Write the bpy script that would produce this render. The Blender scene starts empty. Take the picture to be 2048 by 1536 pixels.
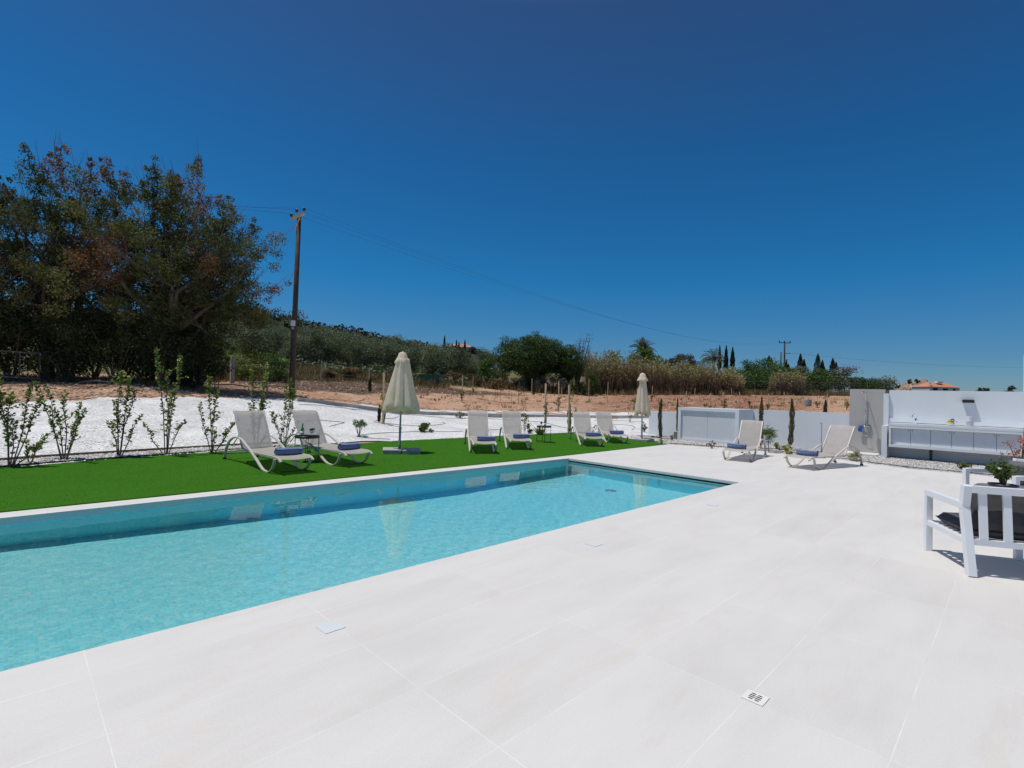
import bpy, math, random
import numpy as np
from mathutils import Vector, Matrix
PI = math.pi
sc = bpy.context.scene
COL = sc.collection

# ------------------------------------------------------------------ camera
F, PITCH, ROLL, YAW, H = 1009.8, 0.02445, 0.03235, 0.78638, 1.52
def _basis():
    f = Vector((math.cos(YAW)*math.cos(PITCH), math.sin(YAW)*math.cos(PITCH), math.sin(PITCH)))
    r0 = Vector((math.sin(YAW), -math.cos(YAW), 0)); u0 = r0.cross(f)
    r = math.cos(ROLL)*r0 + math.sin(ROLL)*u0
    u = -math.sin(ROLL)*r0 + math.cos(ROLL)*u0
    return r, u, f
CR, CU, CF = _basis()
cam = bpy.data.cameras.new("camera"); cam.sensor_width = 36; cam.lens = 36*F/2048
cam.clip_start = 0.05; cam.clip_end = 20000
co = bpy.data.objects.new("camera", cam); COL.objects.link(co); sc.camera = co
m3 = Matrix((CR, CU, -CF)).transposed()
co.matrix_world = Matrix.Translation((0, 0, H)) @ m3.to_4x4()

# ------------------------------------------------------------------ world, sun, exposure
SUN = Vector((-.22, .25, 1)).normalized()
world = bpy.data.worlds.new("World"); sc.world = world; world.use_nodes = True
wt = world.node_tree; bg = wt.nodes["Background"]
sky = wt.nodes.new("ShaderNodeTexSky"); sky.sky_type = 'NISHITA'; sky.sun_disc = False
sky.sun_elevation = math.asin(SUN.z); sky.sun_rotation = math.atan2(SUN.x, SUN.y)
sky.air_density = 1.0; sky.dust_density = 0.25; sky.ozone_density = 2.0; sky.altitude = 60
# the clear, polarised blue of the lower sky; sky above the frame is brightened and warmed to neutralise the shade
wg = wt.nodes.new("ShaderNodeTexCoord"); ws = wt.nodes.new("ShaderNodeSeparateXYZ")
wr = wt.nodes.new("ShaderNodeValToRGB"); wm = wt.nodes.new("ShaderNodeMix"); wm.data_type = 'RGBA'; wm.blend_type = 'MULTIPLY'
wm.inputs['Factor'].default_value = 1
wt.links.new(wg.outputs['Generated'], ws.inputs[0]); wt.links.new(ws.outputs['Z'], wr.inputs[0])
cr = wr.color_ramp
SKYR = [(0.0, (.33, .43, .60)), (.08, (.20, .40, .60)), (.22, (.075, .44, .70)), (.42, (.085, .40, .65)), (.62, (.19, .345, .52)), (.80, (1.22, 1.05, .84))]
cr.elements[0].position = SKYR[0][0]; cr.elements[0].color = (*SKYR[0][1], 1)
cr.elements[1].position = SKYR[1][0]; cr.elements[1].color = (*SKYR[1][1], 1)
for p_, c_ in SKYR[2:]:
    e_ = cr.elements.new(p_); e_.color = (*c_, 1)
wt.links.new(sky.outputs[0], wm.inputs['A']); wt.links.new(wr.outputs[0], wm.inputs['B'])
wt.links.new(wm.outputs['Result'], bg.inputs[0]); bg.inputs[1].default_value = 0.10
sl = bpy.data.lights.new("sun", 'SUN'); sl.energy = 3.1; sl.angle = math.radians(.53); sl.color = (1, .952, .885)
so = bpy.data.objects.new("sun", sl); COL.objects.link(so)
so.rotation_euler = SUN.to_track_quat('Z', 'Y').to_euler(); so.location = (0, 0, 40)
sl.cycles.is_caustics_light = True
vs = sc.view_settings; vs.view_transform = 'Standard'; vs.look = 'None'; vs.gamma = 1; vs.exposure = 0.17
vs.use_curve_mapping = False
sc.render.engine = 'CYCLES'
sc.cycles.caustics_refractive = True; sc.cycles.caustics_reflective = False
sc.cycles.use_denoising = True
sc.cycles.max_bounces = 10; sc.cycles.transparent_max_bounces = 24
sc.cycles.sample_clamp_indirect = 6

# ------------------------------------------------------------------ pixel <-> place (2048 x 1536 frame)
def hy(x): return 778.7 + (x-590)*.0323
FX, FY = math.cos(YAW), math.sin(YAW); RX, RY = math.sin(YAW), -math.cos(YAW)
def at(x, d):                       # ground position of image column x at forward distance d
    t = (x-1024)/F
    return (FX*d + RX*t*d, FY*d + RY*t*d)
def col_dep(X, Y):
    d = X*FX + Y*FY
    return 1024 + F*(X*RX + Y*RY)/max(d, .01), d
def zy(x, d, y): return H - (y-hy(x))*d/F
def ground(x, y, z=0.0):
    d = CF + CR*((x-1024)/F) - CU*((y-768)/F)
    t = (z-H)/d.z
    return (d.x*t, d.y*t)

COLS = {   # relief: column -> [(forward distance, height)]
 0:    [(8.8, -.03), (9.6, .02), (15, zy(0, 15, 812)), (19, zy(0, 19, 768)), (24, 1.62), (40, 2.6), (80, 7), (130, 17), (180, 26), (230, 27)],
 250:  [(10.2, -.03), (11.3, .02), (17, zy(250, 17, 797)), (20, zy(250, 20, 768)), (24, 1.66), (40, 2.8), (80, 8), (130, 18), (180, 27), (230, 27)],
 450:  [(11.5, -.03), (12.9, .02), (19, zy(450, 19, 797)), (22, 1.2), (26, 1.55), (40, 2.7), (80, 7.5), (130, 17), (180, 26), (230, 26)],
 590:  [(12.6, -.03), (14, .0), (22, zy(590, 22, 801)), (24, 1.10), (30, 1.62), (45, 2.7), (80, 6.5), (130, 14), (180, 20.5), (230, 21)],
 800:  [(14.8, -.03), (17, .0), (26, zy(800, 26, 830)), (30, .74), (42, 1.95), (50, 2.6), (80, 5), (130, 10), (190, 15.5), (240, 15.5)],
 1000: [(17.5, -.03), (20, .0), (30, zy(1000, 30, 835)), (32, .47), (45, 1.4), (52, 2.1), (80, 3.9), (130, 8), (200, 12), (250, 12)],
 1200: [(20, -.03), (23.5, .0), (33, .26), (36, .55), (48, 1.32), (58, 2.0), (80, 3.3), (130, 6.6), (200, 10.5), (260, 11)],
 1400: [(17.8, -.06), (20.5, -.05), (22, -.05), (24, .1), (35, .93), (50, 1.85), (58, 2.35), (80, 3.3), (130, 5.4), (200, 8.5), (300, 11)],
 1700: [(15, -.06), (17, -.05), (18.5, -.05), (20, .1), (35, 1.26), (50, 2.3), (62, 2.9), (80, 3.4), (130, 4.8), (200, 6.4), (300, 10)],
 2048: [(14.6, -.06), (16, -.05), (17, -.05), (19, .1), (35, 1.2), (50, 2.1), (62, 3.0), (80, 3.6), (130, 5.0), (200, 7.3), (300, 11)],
}
CK = sorted(COLS)
def _cz(pts, d):
    if d <= pts[0][0]: return pts[0][1]
    for (a, za), (b, zb) in zip(pts, pts[1:]):
        if d <= b:
            t = (d-a)/(b-a); return za + (zb-za)*t
    a, za = pts[-1]
    t = min(1, (d-a)/(500 if a < 300 else 900)); t = t*t*(3-2*t)
    return za*(1-t)
def tz_cd(x, d):
    if x <= CK[0]: return _cz(COLS[CK[0]], d)
    if x >= CK[-1]: return _cz(COLS[CK[-1]], d)
    for a, b in zip(CK, CK[1:]):
        if x <= b:
            t = (x-a)/(b-a); return _cz(COLS[a], d)*(1-t) + _cz(COLS[b], d)*t
def tz(X, Y):
    x, d = col_dep(X, Y); return tz_cd(x, d)
def T(x, y, dmin=8, dmax=240):      # point of the terrain seen at pixel (x, y)
    d = dmin
    while d < dmax:
        if hy(x) - (tz_cd(x, d)-H)*F/d <= y: break
        d *= 1.006
    X, Y = at(x, d); return Vector((X, Y, tz_cd(x, d)))
def A(x, d, dz=0):                  # point on the terrain at column x, distance d
    X, Y = at(x, d); return Vector((X, Y, tz_cd(x, d)+dz))

# ------------------------------------------------------------------ materials
def new_mat(name):
    m = bpy.data.materials.new(name); m.use_nodes = True
    return m, m.node_tree, m.node_tree.nodes['Principled BSDF']
def nd(nt, typ, **kw):
    n = nt.nodes.new(typ)
    for k, v in kw.items():
        if k.startswith('i_'):
            key = k[2:]; key = int(key) if key.isdigit() else key.replace('_', ' ')
            n.inputs[key].default_value = v
        else: setattr(n, k, v)
    return n
def ramp(nt, src, stops):
    r = nt.nodes.new('ShaderNodeValToRGB'); e = r.color_ramp.elements
    e[0].position, e[0].color = stops[0][0], (*stops[0][1], 1)
    e[1].position, e[1].color = stops[-1][0], (*stops[-1][1], 1)
    for p, c in stops[1:-1]:
        q = e.new(p); q.color = (*c, 1)
    nt.links.new(src, r.inputs[0]); return r.outputs[0]
def mth(nt, op, a, b=None, clamp=False):
    n = nt.nodes.new('ShaderNodeMath'); n.operation = op; n.use_clamp = clamp
    for i, v in ((0, a), (1, b)):
        if v is None: continue
        if isinstance(v, (int, float)): n.inputs[i].default_value = v
        else: nt.links.new(v, n.inputs[i])
    return n.outputs[0]
def mix(nt, fac, a, b, blend='MIX'):
    n = nt.nodes.new('ShaderNodeMix'); n.data_type = 'RGBA'; n.blend_type = blend
    for k, v in (('Factor', fac), ('A', a), ('B', b)):
        if isinstance(v, (int, float)): n.inputs[k].default_value = v
        elif isinstance(v, tuple): n.inputs[k].default_value = (*v, 1)
        else: nt.links.new(v, n.inputs[k])
    return n.outputs['Result']
def pos(nt):
    g = nt.nodes.new('ShaderNodeNewGeometry'); return g.outputs['Position']
def objc(nt):
    g = nt.nodes.new('ShaderNodeTexCoord'); return g.outputs['Object']
def noise(nt, vec, scale, detail=4, rough=.55, out='Fac', dist=0):
    n = nt.nodes.new('ShaderNodeTexNoise'); n.inputs['Scale'].default_value = scale
    n.inputs['Detail'].default_value = detail; n.inputs['Roughness'].default_value = rough; n.inputs['Distortion'].default_value = dist
    nt.links.new(vec, n.inputs['Vector']); return n.outputs[out]
def vor(nt, vec, scale, out='Color', feature='F1'):
    n = nt.nodes.new('ShaderNodeTexVoronoi'); n.feature = feature; n.inputs['Scale'].default_value = scale
    nt.links.new(vec, n.inputs['Vector']); return n.outputs[out]
def bump(nt, b, h, strength=.3, dist=.01):
    n = nt.nodes.new('ShaderNodeBump'); n.inputs['Strength'].default_value = strength; n.inputs['Distance'].default_value = dist
    nt.links.new(h, n.inputs['Height']); nt.links.new(n.outputs[0], b.inputs['Normal'])
def pmat(name, c, rough=.6, var=.12, scale=6, bmp=0, bscale=40, metal=0, space='obj', bdist=.01):
    m, nt, b = new_mat(name); v = objc(nt) if space == 'obj' else pos(nt)
    f = noise(nt, v, scale, 5)
    lo = tuple(x*(1-var) for x in c); hi = tuple(min(1, x*(1+var)) for x in c)
    nt.links.new(ramp(nt, f, [(.3, lo), (.7, hi)]), b.inputs['Base Color'])
    b.inputs['Roughness'].default_value = rough; b.inputs['Metallic'].default_value = metal
    if bmp: bump(nt, b, noise(nt, v, bscale, 4), bmp, bdist)
    return m
def leafmat(name, stops, rough=.45, trans=.25, spec=.3):
    m, nt, b = new_mat(name)
    a = nd(nt, 'ShaderNodeAttribute', attribute_name='rnd')
    c = ramp(nt, a.outputs['Fac'], stops)
    nt.links.new(c, b.inputs['Base Color']); b.inputs['Roughness'].default_value = rough; b.inputs['Specular IOR Level'].default_value = spec
    tr = nd(nt, 'ShaderNodeBsdfTranslucent'); nt.links.new(mix(nt, 1, c, (1.0, 1.15, .5), 'MULTIPLY'), tr.inputs[0])
    mx = nd(nt, 'ShaderNodeMixShader'); mx.inputs[0].default_value = trans
    nt.links.new(b.outputs[0], mx.inputs[1]); nt.links.new(tr.outputs[0], mx.inputs[2])
    nt.links.new(mx.outputs[0], nt.nodes['Material Output'].inputs[0])
    return m

def deck_mat():
    m, nt, b = new_mat('deck_stone'); p = pos(nt)
    s = nd(nt, 'ShaderNodeSeparateXYZ'); nt.links.new(p, s.inputs[0]); X, Y = s.outputs[0], s.outputs[1]
    gx = mth(nt, 'DIVIDE', mth(nt, 'SUBTRACT', X, .365), 1.2); gy = mth(nt, 'DIVIDE', mth(nt, 'SUBTRACT', Y, .38), .6)
    fx = mth(nt, 'FRACT', gx); fy = mth(nt, 'FRACT', gy)
    dx = mth(nt, 'MULTIPLY', mth(nt, 'MINIMUM', fx, mth(nt, 'SUBTRACT', 1, fx)), 1.2)
    dy = mth(nt, 'MULTIPLY', mth(nt, 'MINIMUM', fy, mth(nt, 'SUBTRACT', 1, fy)), .6)
    d = mth(nt, 'MINIMUM', dx, dy)
    wob = mth(nt, 'MULTIPLY', noise(nt, p, 14, 3), .0035)
    line = mth(nt, 'LESS_THAN', d, mth(nt, 'ADD', wob, .0002))
    cx = nd(nt, 'ShaderNodeCombineXYZ'); nt.links.new(mth(nt, 'FLOOR', gx), cx.inputs[0]); nt.links.new(mth(nt, 'FLOOR', gy), cx.inputs[1])
    wn = nd(nt, 'ShaderNodeTexWhiteNoise'); nt.links.new(cx.outputs[0], wn.inputs['Vector'])
    tile = ramp(nt, wn.outputs['Value'], [(0, (.59, .565, .53)), (.3, (.628, .61, .583)), (.7, (.65, .634, .61)), (1, (.60, .583, .56))])
    st = nd(nt, 'ShaderNodeMapping'); st.inputs['Scale'].default_value = (.5, 1.6, 1); nt.links.new(p, st.inputs[0])
    cl = noise(nt, st.outputs[0], 1.8, 7, .62)
    tile = mix(nt, .55, tile, ramp(nt, cl, [(.25, (.535, .515, .485)), (.5, (.625, .605, .58)), (.75, (.685, .665, .64))]))
    vein = noise(nt, st.outputs[0], 1.1, 8, .7, dist=1.6)
    vf = ramp(nt, vein, [(.56, (0, 0, 0)), (.62, (1, 1, 1)), (.69, (0, 0, 0))])
    tile = mix(nt, mth(nt, 'MULTIPLY', vf, .2), tile, (.60, .50, .40))
    fine = noise(nt, p, 90, 3, .7)
    tile = mix(nt, .12, tile, ramp(nt, fine, [(.3, (.35, .34, .33)), (.6, (.8, .8, .8))]), 'OVERLAY')
    gs = noise(nt, p, 1.3, 4)
    grout = ramp(nt, gs, [(.5, (.86, .85, .83)), (.6, (.74, .69, .61)), (.66, (.52, .40, .27))])
    gv = ramp(nt, noise(nt, p, 2.3, 3), [(.38, (.08, .08, .08)), (.6, (.6, .6, .6))])
    col = mix(nt, mth(nt, 'MULTIPLY', line, gv), tile, grout)
    nt.links.new(col, b.inputs['Base Color']); b.inputs['Roughness'].default_value = .62
    b.inputs['Specular IOR Level'].default_value = .3
    hgt = mth(nt, 'SUBTRACT', mth(nt, 'MULTIPLY', fine, .25), mth(nt, 'MULTIPLY', line, 1))
    bump(nt, b, hgt, .25, .003)
    return m
def pool_mat():
    m, nt, b = new_mat('pool_mosaic'); p = pos(nt)
    w = nd(nt, 'ShaderNodeVectorMath', operation='SCALE'); nt.links.new(p, w.inputs[0]); w.inputs['Scale'].default_value = 1/.027
    fl = nd(nt, 'ShaderNodeVectorMath', operation='FLOOR'); nt.links.new(w.outputs[0], fl.inputs[0])
    fr = nd(nt, 'ShaderNodeVectorMath', operation='FRACTION'); nt.links.new(w.outputs[0], fr.inputs[0])
    wn = nd(nt, 'ShaderNodeTexWhiteNoise'); nt.links.new(fl.outputs[0], wn.inputs['Vector'])
    c = ramp(nt, wn.outputs['Value'], [(0, (.17, .755, .855)), (.35, (.225, .805, .885)), (.75, (.275, .84, .90)), (1, (.39, .88, .90))])
    s = nd(nt, 'ShaderNodeSeparateXYZ'); nt.links.new(fr.outputs[0], s.inputs[0])
    g = mth(nt, 'LESS_THAN', mth(nt, 'MINIMUM', s.outputs[0], s.outputs[1]), .1)
    big = ramp(nt, noise(nt, p, .5, 3), [(.35, (.85, .97, .98)), (.65, (1.15, 1.01, .98))])
    c = mix(nt, mth(nt, 'MULTIPLY', g, .5), c, (.50, .86, .82))
    c = mix(nt, 1, c, big, 'MULTIPLY')
    nt.links.new(c, b.inputs['Base Color']); b.inputs['Roughness'].default_value = .4
    return m
def water_mat():
    m = bpy.data.materials.new('pool_water'); m.use_nodes = True; nt = m.node_tree; nt.nodes.clear()
    o = nd(nt, 'ShaderNodeOutputMaterial'); g = nd(nt, 'ShaderNodeBsdfGlass')
    g.inputs['IOR'].default_value = 1.33; g.inputs['Roughness'].default_value = 0; g.inputs['Color'].default_value = (1, 1, 1, 1)
    nt.links.new(g.outputs[0], o.inputs[0]); return m
def gravel_mat(name, c1, c2, c3, sc_, rough=.85, bst=.7, bd=.02):
    m, nt, b = new_mat(name); p = pos(nt)
    v = vor(nt, p, sc_, 'Color'); s = nd(nt, 'ShaderNodeSeparateColor'); nt.links.new(v, s.inputs[0])
    dd = vor(nt, p, sc_, 'Distance')
    c = ramp(nt, s.outputs[0], [(0, c1), (.5, c2), (1, c3)])
    c = mix(nt, .45, c, ramp(nt, noise(nt, p, .8, 5), [(.3, c1), (.7, c3)]))
    nt.links.new(c, b.inputs['Base Color']); b.inputs['Roughness'].default_value = rough
    bump(nt, b, mth(nt, 'SUBTRACT', s.outputs[1], dd), bst, bd); return m
def soil_mat():
    m, nt, b = new_mat('soil'); p = pos(nt)
    a = nd(nt, 'ShaderNodeAttribute', attribute_name='zone')
    s = nd(nt, 'ShaderNodeSeparateColor'); nt.links.new(a.outputs['Color'], s.inputs[0])
    n1 = noise(nt, p, .45, 6, .6); n2 = noise(nt, p, 5, 5, .65); n3 = noise(nt, p, .12, 4)
    orange = ramp(nt, n1, [(.3, (.29, .14, .08)), (.48, (.45, .255, .16)), (.66, (.58, .41, .30))])
    orange = mix(nt, .5, orange, ramp(nt, n2, [(.3, (.24, .13, .08)), (.6, (.55, .36, .24))]))
    sw = nd(nt, 'ShaderNodeMapping'); sw.inputs['Rotation'].default_value = (0, 0, .75); sw.inputs['Scale'].default_value = (.25, 1.4, 1); nt.links.new(p, sw.inputs[0])
    n5 = noise(nt, sw.outputs[0], .9, 6, .65)
    red = mix(nt, .5, ramp(nt, n2, [(.3, (.17, .075, .045)), (.65, (.36, .19, .12))]), ramp(nt, n5, [(.35, (.20, .085, .05)), (.52, (.35, .19, .125)), (.66, (.52, .38, .29))]))
    orange = mix(nt, s.outputs[2], orange, red)
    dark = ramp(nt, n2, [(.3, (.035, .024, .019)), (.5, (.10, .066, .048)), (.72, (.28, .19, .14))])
    dryg = ramp(nt, n2, [(.3, (.07, .065, .03)), (.55, (.16, .125, .06)), (.75, (.27, .20, .105))])
    dryg = mix(nt, ramp(nt, n3, [(.4, (0, 0, 0)), (.6, (1, 1, 1))]), dryg, (.13, .145, .07))
    e1 = mth(nt, 'ADD', s.outputs[0], mth(nt, 'MULTIPLY', mth(nt, 'SUBTRACT', n1, .5), 1.2), True)
    e1 = ramp(nt, e1, [(.28, (0, 0, 0)), (.72, (1, 1, 1))])
    e2 = mth(nt, 'ADD', s.outputs[1], mth(nt, 'MULTIPLY', mth(nt, 'SUBTRACT', n1, .5), 1.0), True)
    e2 = ramp(nt, e2, [(.4, (0, 0, 0)), (.6, (1, 1, 1))])
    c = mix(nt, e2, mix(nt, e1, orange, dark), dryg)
    nt.links.new(c, b.inputs['Base Color']); b.inputs['Roughness'].default_value = .95; b.inputs['Specular IOR Level'].default_value = .1
    bump(nt, b, noise(nt, p, 3.5, 8, .7), .9, .12); return m
def turf_mat():
    m, nt, b = new_mat('turf'); p = pos(nt)
    n1 = noise(nt, p, 1.2, 5); n2 = noise(nt, p, 160, 2, .7)
    sw = nd(nt, 'ShaderNodeMapping'); sw.inputs['Scale'].default_value = (.35, 3.2, 1); nt.links.new(p, sw.inputs[0])
    c = ramp(nt, n1, [(.3, (.040, .135, .013)), (.7, (.060, .180, .020))])
    c = mix(nt, .45, c, ramp(nt, noise(nt, sw.outputs[0], 1.6, 6, .65), [(.3, (.032, .110, .010)), (.7, (.076, .21, .027))]))
    c = mix(nt, .6, c, ramp(nt, n2, [(.35, (.018, .085, .003)), (.7, (.06, .215, .012))]))
    nt.links.new(c, b.inputs['Base Color']); b.inputs['Roughness'].default_value = .9; b.inputs['Specular IOR Level'].default_value = .03
    bump(nt, b, n2, .6, .01); return m
def fabric_mat(name, c, alpha=.12, thru=.22):
    m, nt, b = new_mat(name); v = objc(nt)
    w = nd(nt, 'ShaderNodeTexWave', wave_type='BANDS', bands_direction='X'); w.inputs['Scale'].default_value = 60; nt.links.new(v, w.inputs[0])
    n = noise(nt, v, 9, 5)
    c1 = tuple(x*.9 for x in c); c2 = tuple(x*1.08 for x in c)
    cc = mix(nt, .3, ramp(nt, n, [(.3, c1), (.7, c2)]), ramp(nt, w.outputs['Fac'], [(0, c1), (1, c2)]))
    nt.links.new(cc, b.inputs['Base Color']); b.inputs['Roughness'].default_value = .8; b.inputs['Specular IOR Level'].default_value = .15
    tr = nd(nt, 'ShaderNodeBsdfTransparent'); tl = nd(nt, 'ShaderNodeBsdfTranslucent'); nt.links.new(cc, tl.inputs[0])
    m1 = nd(nt, 'ShaderNodeMixShader'); m1.inputs[0].default_value = thru
    nt.links.new(b.outputs[0], m1.inputs[1]); nt.links.new(tl.outputs[0], m1.inputs[2])
    m2 = nd(nt, 'ShaderNodeMixShader'); m2.inputs[0].default_value = alpha
    nt.links.new(m1.outputs[0], m2.inputs[1]); nt.links.new(tr.outputs[0], m2.inputs[2])
    nt.links.new(m2.outputs[0], nt.nodes['Material Output'].inputs[0]); return m
def wall_mat(name, c, stain=.06):
    m, nt, b = new_mat(name); p = pos(nt)
    st = nd(nt, 'ShaderNodeMapping'); st.inputs['Scale'].default_value = (1, 1, .35); nt.links.new(p, st.inputs[0])
    n = noise(nt, st.outputs[0], 1.4, 6, .6)
    nt.links.new(ramp(nt, n, [(.3, tuple(x*(1-stain) for x in c)), (.7, c)]), b.inputs['Base Color'])
    b.inputs['Roughness'].default_value = .8; bump(nt, b, noise(nt, p, 120, 3), .15, .004); return m
def glass_mat(name, c):
    m, nt, b = new_mat(name); b.inputs['Base Color'].default_value = (*c, 1); b.inputs['Roughness'].default_value = .03
    b.inputs['Transmission Weight'].default_value = 1; b.inputs['IOR'].default_value = 1.45; return m

M = {}
M['deck'] = deck_mat(); M['pool'] = pool_mat(); M['water'] = water_mat(); M['soil'] = soil_mat(); M['turf'] = turf_mat()
M['wgravel'] = gravel_mat('white_gravel', (.38, .375, .37), (.70, .695, .69), (.88, .875, .87), 20)
M['ggravel'] = gravel_mat('grey_gravel', (.20, .19, .18), (.40, .39, .37), (.66, .65, .63), 30)
M['white'] = wall_mat('white_render', (.76, .79, .82)); M['white2'] = pmat('white_metal', (.78, .79, .81), .35, .03)
M['door'] = pmat('painted_door', (.66, .69, .72), .45, .03)
M['stone'] = wall_mat('shower_stone', (.50, .475, .45), .1)
M['conc'] = pmat('concrete', (.38, .36, .335), .9, .2, 9, .4, 60)
M['kerb'] = pmat('kerb_concrete', (.42, .39, .36), .9, .25, 2, .4, 30, space='pos')
M['frame'] = pmat('lounger_frame', (.52, .475, .43), .45, .05)
M['sling'] = fabric_mat('lounger_sling', (.50, .455, .425), .13)
M['towel'] = pmat('blue_towel', (.16, .215, .38), .95, .25, 30, .8, 160)
M['rubber'] = pmat('dark_rubber', (.03, .03, .03), .7)
M['black'] = pmat('black_metal', (.018, .018, .02), .4)
M['canvas'] = fabric_mat('parasol_canvas', (.93, .835, .70), 0.0, .5)
M['alu'] = pmat('grey_metal', (.40, .44, .45), .35, .08, metal=.6)
M['chrome'] = pmat('chrome', (.7, .72, .74), .12, .03, metal=1)
M['cushion'] = pmat('charcoal_cushion', (.075, .072, .075), .9, .2, 14, .6, 220)
M['cushion2'] = pmat('grey_cushion', (.15, .145, .155), .9, .2, 14, .6, 220)
M['wood'] = pmat('pale_wood', (.62, .45, .27), .8, .2, 8)
M['pole'] = pmat('creosote_pole', (.055, .034, .028), .85, .3, 5, .4, 30)
M['bark'] = pmat('bark', (.13, .09, .065), .95, .35, 5, .8, 18, bdist=.03)
M['bark2'] = pmat('grey_bark', (.20, .17, .14), .95, .35, 5, .6, 25, bdist=.02)
M['twig'] = pmat('bare_twigs', (.17, .12, .12), .9, .3, 3)
M['stem'] = pmat('plant_stem', (.17, .12, .075), .8, .25, 12)
M['green_metal'] = pmat('green_metal', (.03, .12, .085), .55, .2, 3)
M['ceramic'] = pmat('insulator', (.04, .025, .022), .3)
M['steel'] = pmat('galvanised_steel', (.36, .36, .35), .5, .15, 8, metal=.5)
M['tile_roof'] = pmat('terracotta', (.50, .21, .12), .85, .2, 2)
M['rock'] = pmat('rock', (.34, .25, .19), .95, .4, .12, 1, .5, space='pos', bdist=2)
M['bottle'] = glass_mat('green_glass', (.05, .35, .12)); M['glass'] = glass_mat('clear_glass', (1, 1, 1))
M['lid'] = pmat('pale_plastic', (.62, .655, .675), .5, .03)
M['cream'] = pmat('cream_plastic', (.74, .72, .68), .5, .03)
M['old_metal'] = pmat('old_dark_metal', (.10, .095, .09), .7, .3, 6)
M['hose'] = pmat('black_hose', (.022, .022, .024), .55)
M['blue_cloth'] = pmat('blue_cloth', (.05, .15, .42), .9, .2, 25)
M['yellow'] = pmat('yellow_fruit', (.62, .42, .06), .5); M['barrel'] = pmat('faded_barrel', (.30, .29, .33), .7, .15, 4)
M['brick'] = pmat('timber_edge', (.19, .13, .09), .9, .3, 9)
M['far_wall'] = pmat('far_house_wall', (.62, .60, .58), .85, .06)
M['shed'] = pmat('shed_sheet', (.20, .20, .22), .6, .2, 3)
M['dark'] = pmat('dark_void', (.01, .01, .012), .9)
# foliage
M['l_carob'] = leafmat('carob_leaves', [(0, (.030, .038, .012)), (.25, (.068, .080, .025)), (.5, (.13, .135, .045)), (.68, (.21, .20, .072)), (.70, (.15, .075, .045)), (.88, (.29, .125, .078)), (1, (.24, .12, .075))], .75, .28)
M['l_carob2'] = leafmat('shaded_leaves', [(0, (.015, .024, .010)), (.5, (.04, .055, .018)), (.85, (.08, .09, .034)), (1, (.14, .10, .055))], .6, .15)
M['l_dark'] = leafmat('dark_leaves', [(0, (.018, .038, .011)), (.5, (.05, .095, .025)), (1, (.12, .185, .05))], .6, .28)
M['l_green'] = leafmat('green_leaves', [(0, (.03, .066, .014)), (.5, (.068, .13, .026)), (1, (.14, .21, .05))], .6, .3)
M['l_olive'] = leafmat('olive_leaves', [(0, (.055, .072, .04)), (.5, (.13, .158, .095)), (1, (.24, .265, .18))], .6, .2)
M['l_lime'] = leafmat('lime_leaves', [(0, (.06, .09, .012)), (.5, (.13, .17, .025)), (1, (.22, .25, .05))], .5, .3)
M['l_cyp'] = leafmat('cypress_leaves', [(0, (.010, .022, .010)), (.6, (.025, .045, .017)), (1, (.055, .065, .025))], .6, .1)
M['l_cypb'] = leafmat('young_cypress_leaves', [(0, (.05, .065, .022)), (.5, (.11, .11, .045)), (1, (.20, .16, .075))], .6, .1)
M['l_hedge'] = leafmat('hedge_leaves', [(0, (.07, .105, .026)), (.5, (.15, .195, .055)), (.85, (.25, .29, .10)), (1, (.40, .41, .21))], .4, .5)
M['l_yel'] = leafmat('yellow_leaves', [(0, (.14, .17, .02)), (.5, (.30, .29, .05)), (1, (.45, .40, .10))], .5, .3)
M['l_pink'] = leafmat('pink_flowers', [(0, (.10, .12, .03)), (.25, (.55, .16, .14)), (1, (.75, .30, .27))], .6, .3)
M['l_purple'] = leafmat('purple_flowers', [(0, (.05, .05, .06)), (.5, (.20, .15, .28)), (1, (.32, .25, .45))], .6, .3)
M['l_grey'] = leafmat('grey_leaves', [(0, (.035, .035, .03)), (.5, (.085, .078, .075)), (1, (.17, .15, .15))], .6, .15)
M['l_brown'] = leafmat('dry_leaves', [(0, (.06, .04, .022)), (.5, (.17, .11, .055)), (1, (.33, .22, .11))], .8, .2)
M['l_reed'] = leafmat('reed_leaves', [(0, (.115, .08, .058)), (.35, (.25, .18, .125)), (.62, (.34, .27, .155)), (.8, (.235, .24, .10)), (1, (.37, .36, .18))], .7, .25)
M['l_scrub'] = leafmat('scrub_leaves', [(0, (.022, .032, .022)), (.5, (.055, .068, .042)), (1, (.105, .115, .07))], .7, .1)
M['l_palm'] = leafmat('palm_leaves', [(0, (.03, .05, .02)), (.6, (.10, .13, .045)), (1, (.25, .20, .09))], .5, .2)
M['l_agave'] = leafmat('agave_leaves', [(0, (.05, .09, .02)), (.6, (.14, .20, .04)), (1, (.30, .33, .10))], .4, .2)
M['l_olean'] = leafmat('oleander_leaves', [(0, (.06, .11, .05)), (.6, (.15, .23, .12)), (1, (.28, .36, .22))], .45, .2)
M['l_grass'] = leafmat('turf_blades', [(0, (.032, .12, .009)), (.5, (.05, .165, .015)), (1, (.10, .24, .035))], .9, .15, .02)
M['l_dryg'] = leafmat('dry_grass_blades', [(0, (.12, .08, .04)), (.6, (.28, .19, .09)), (1, (.42, .31, .17))], .8, .2)

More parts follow.
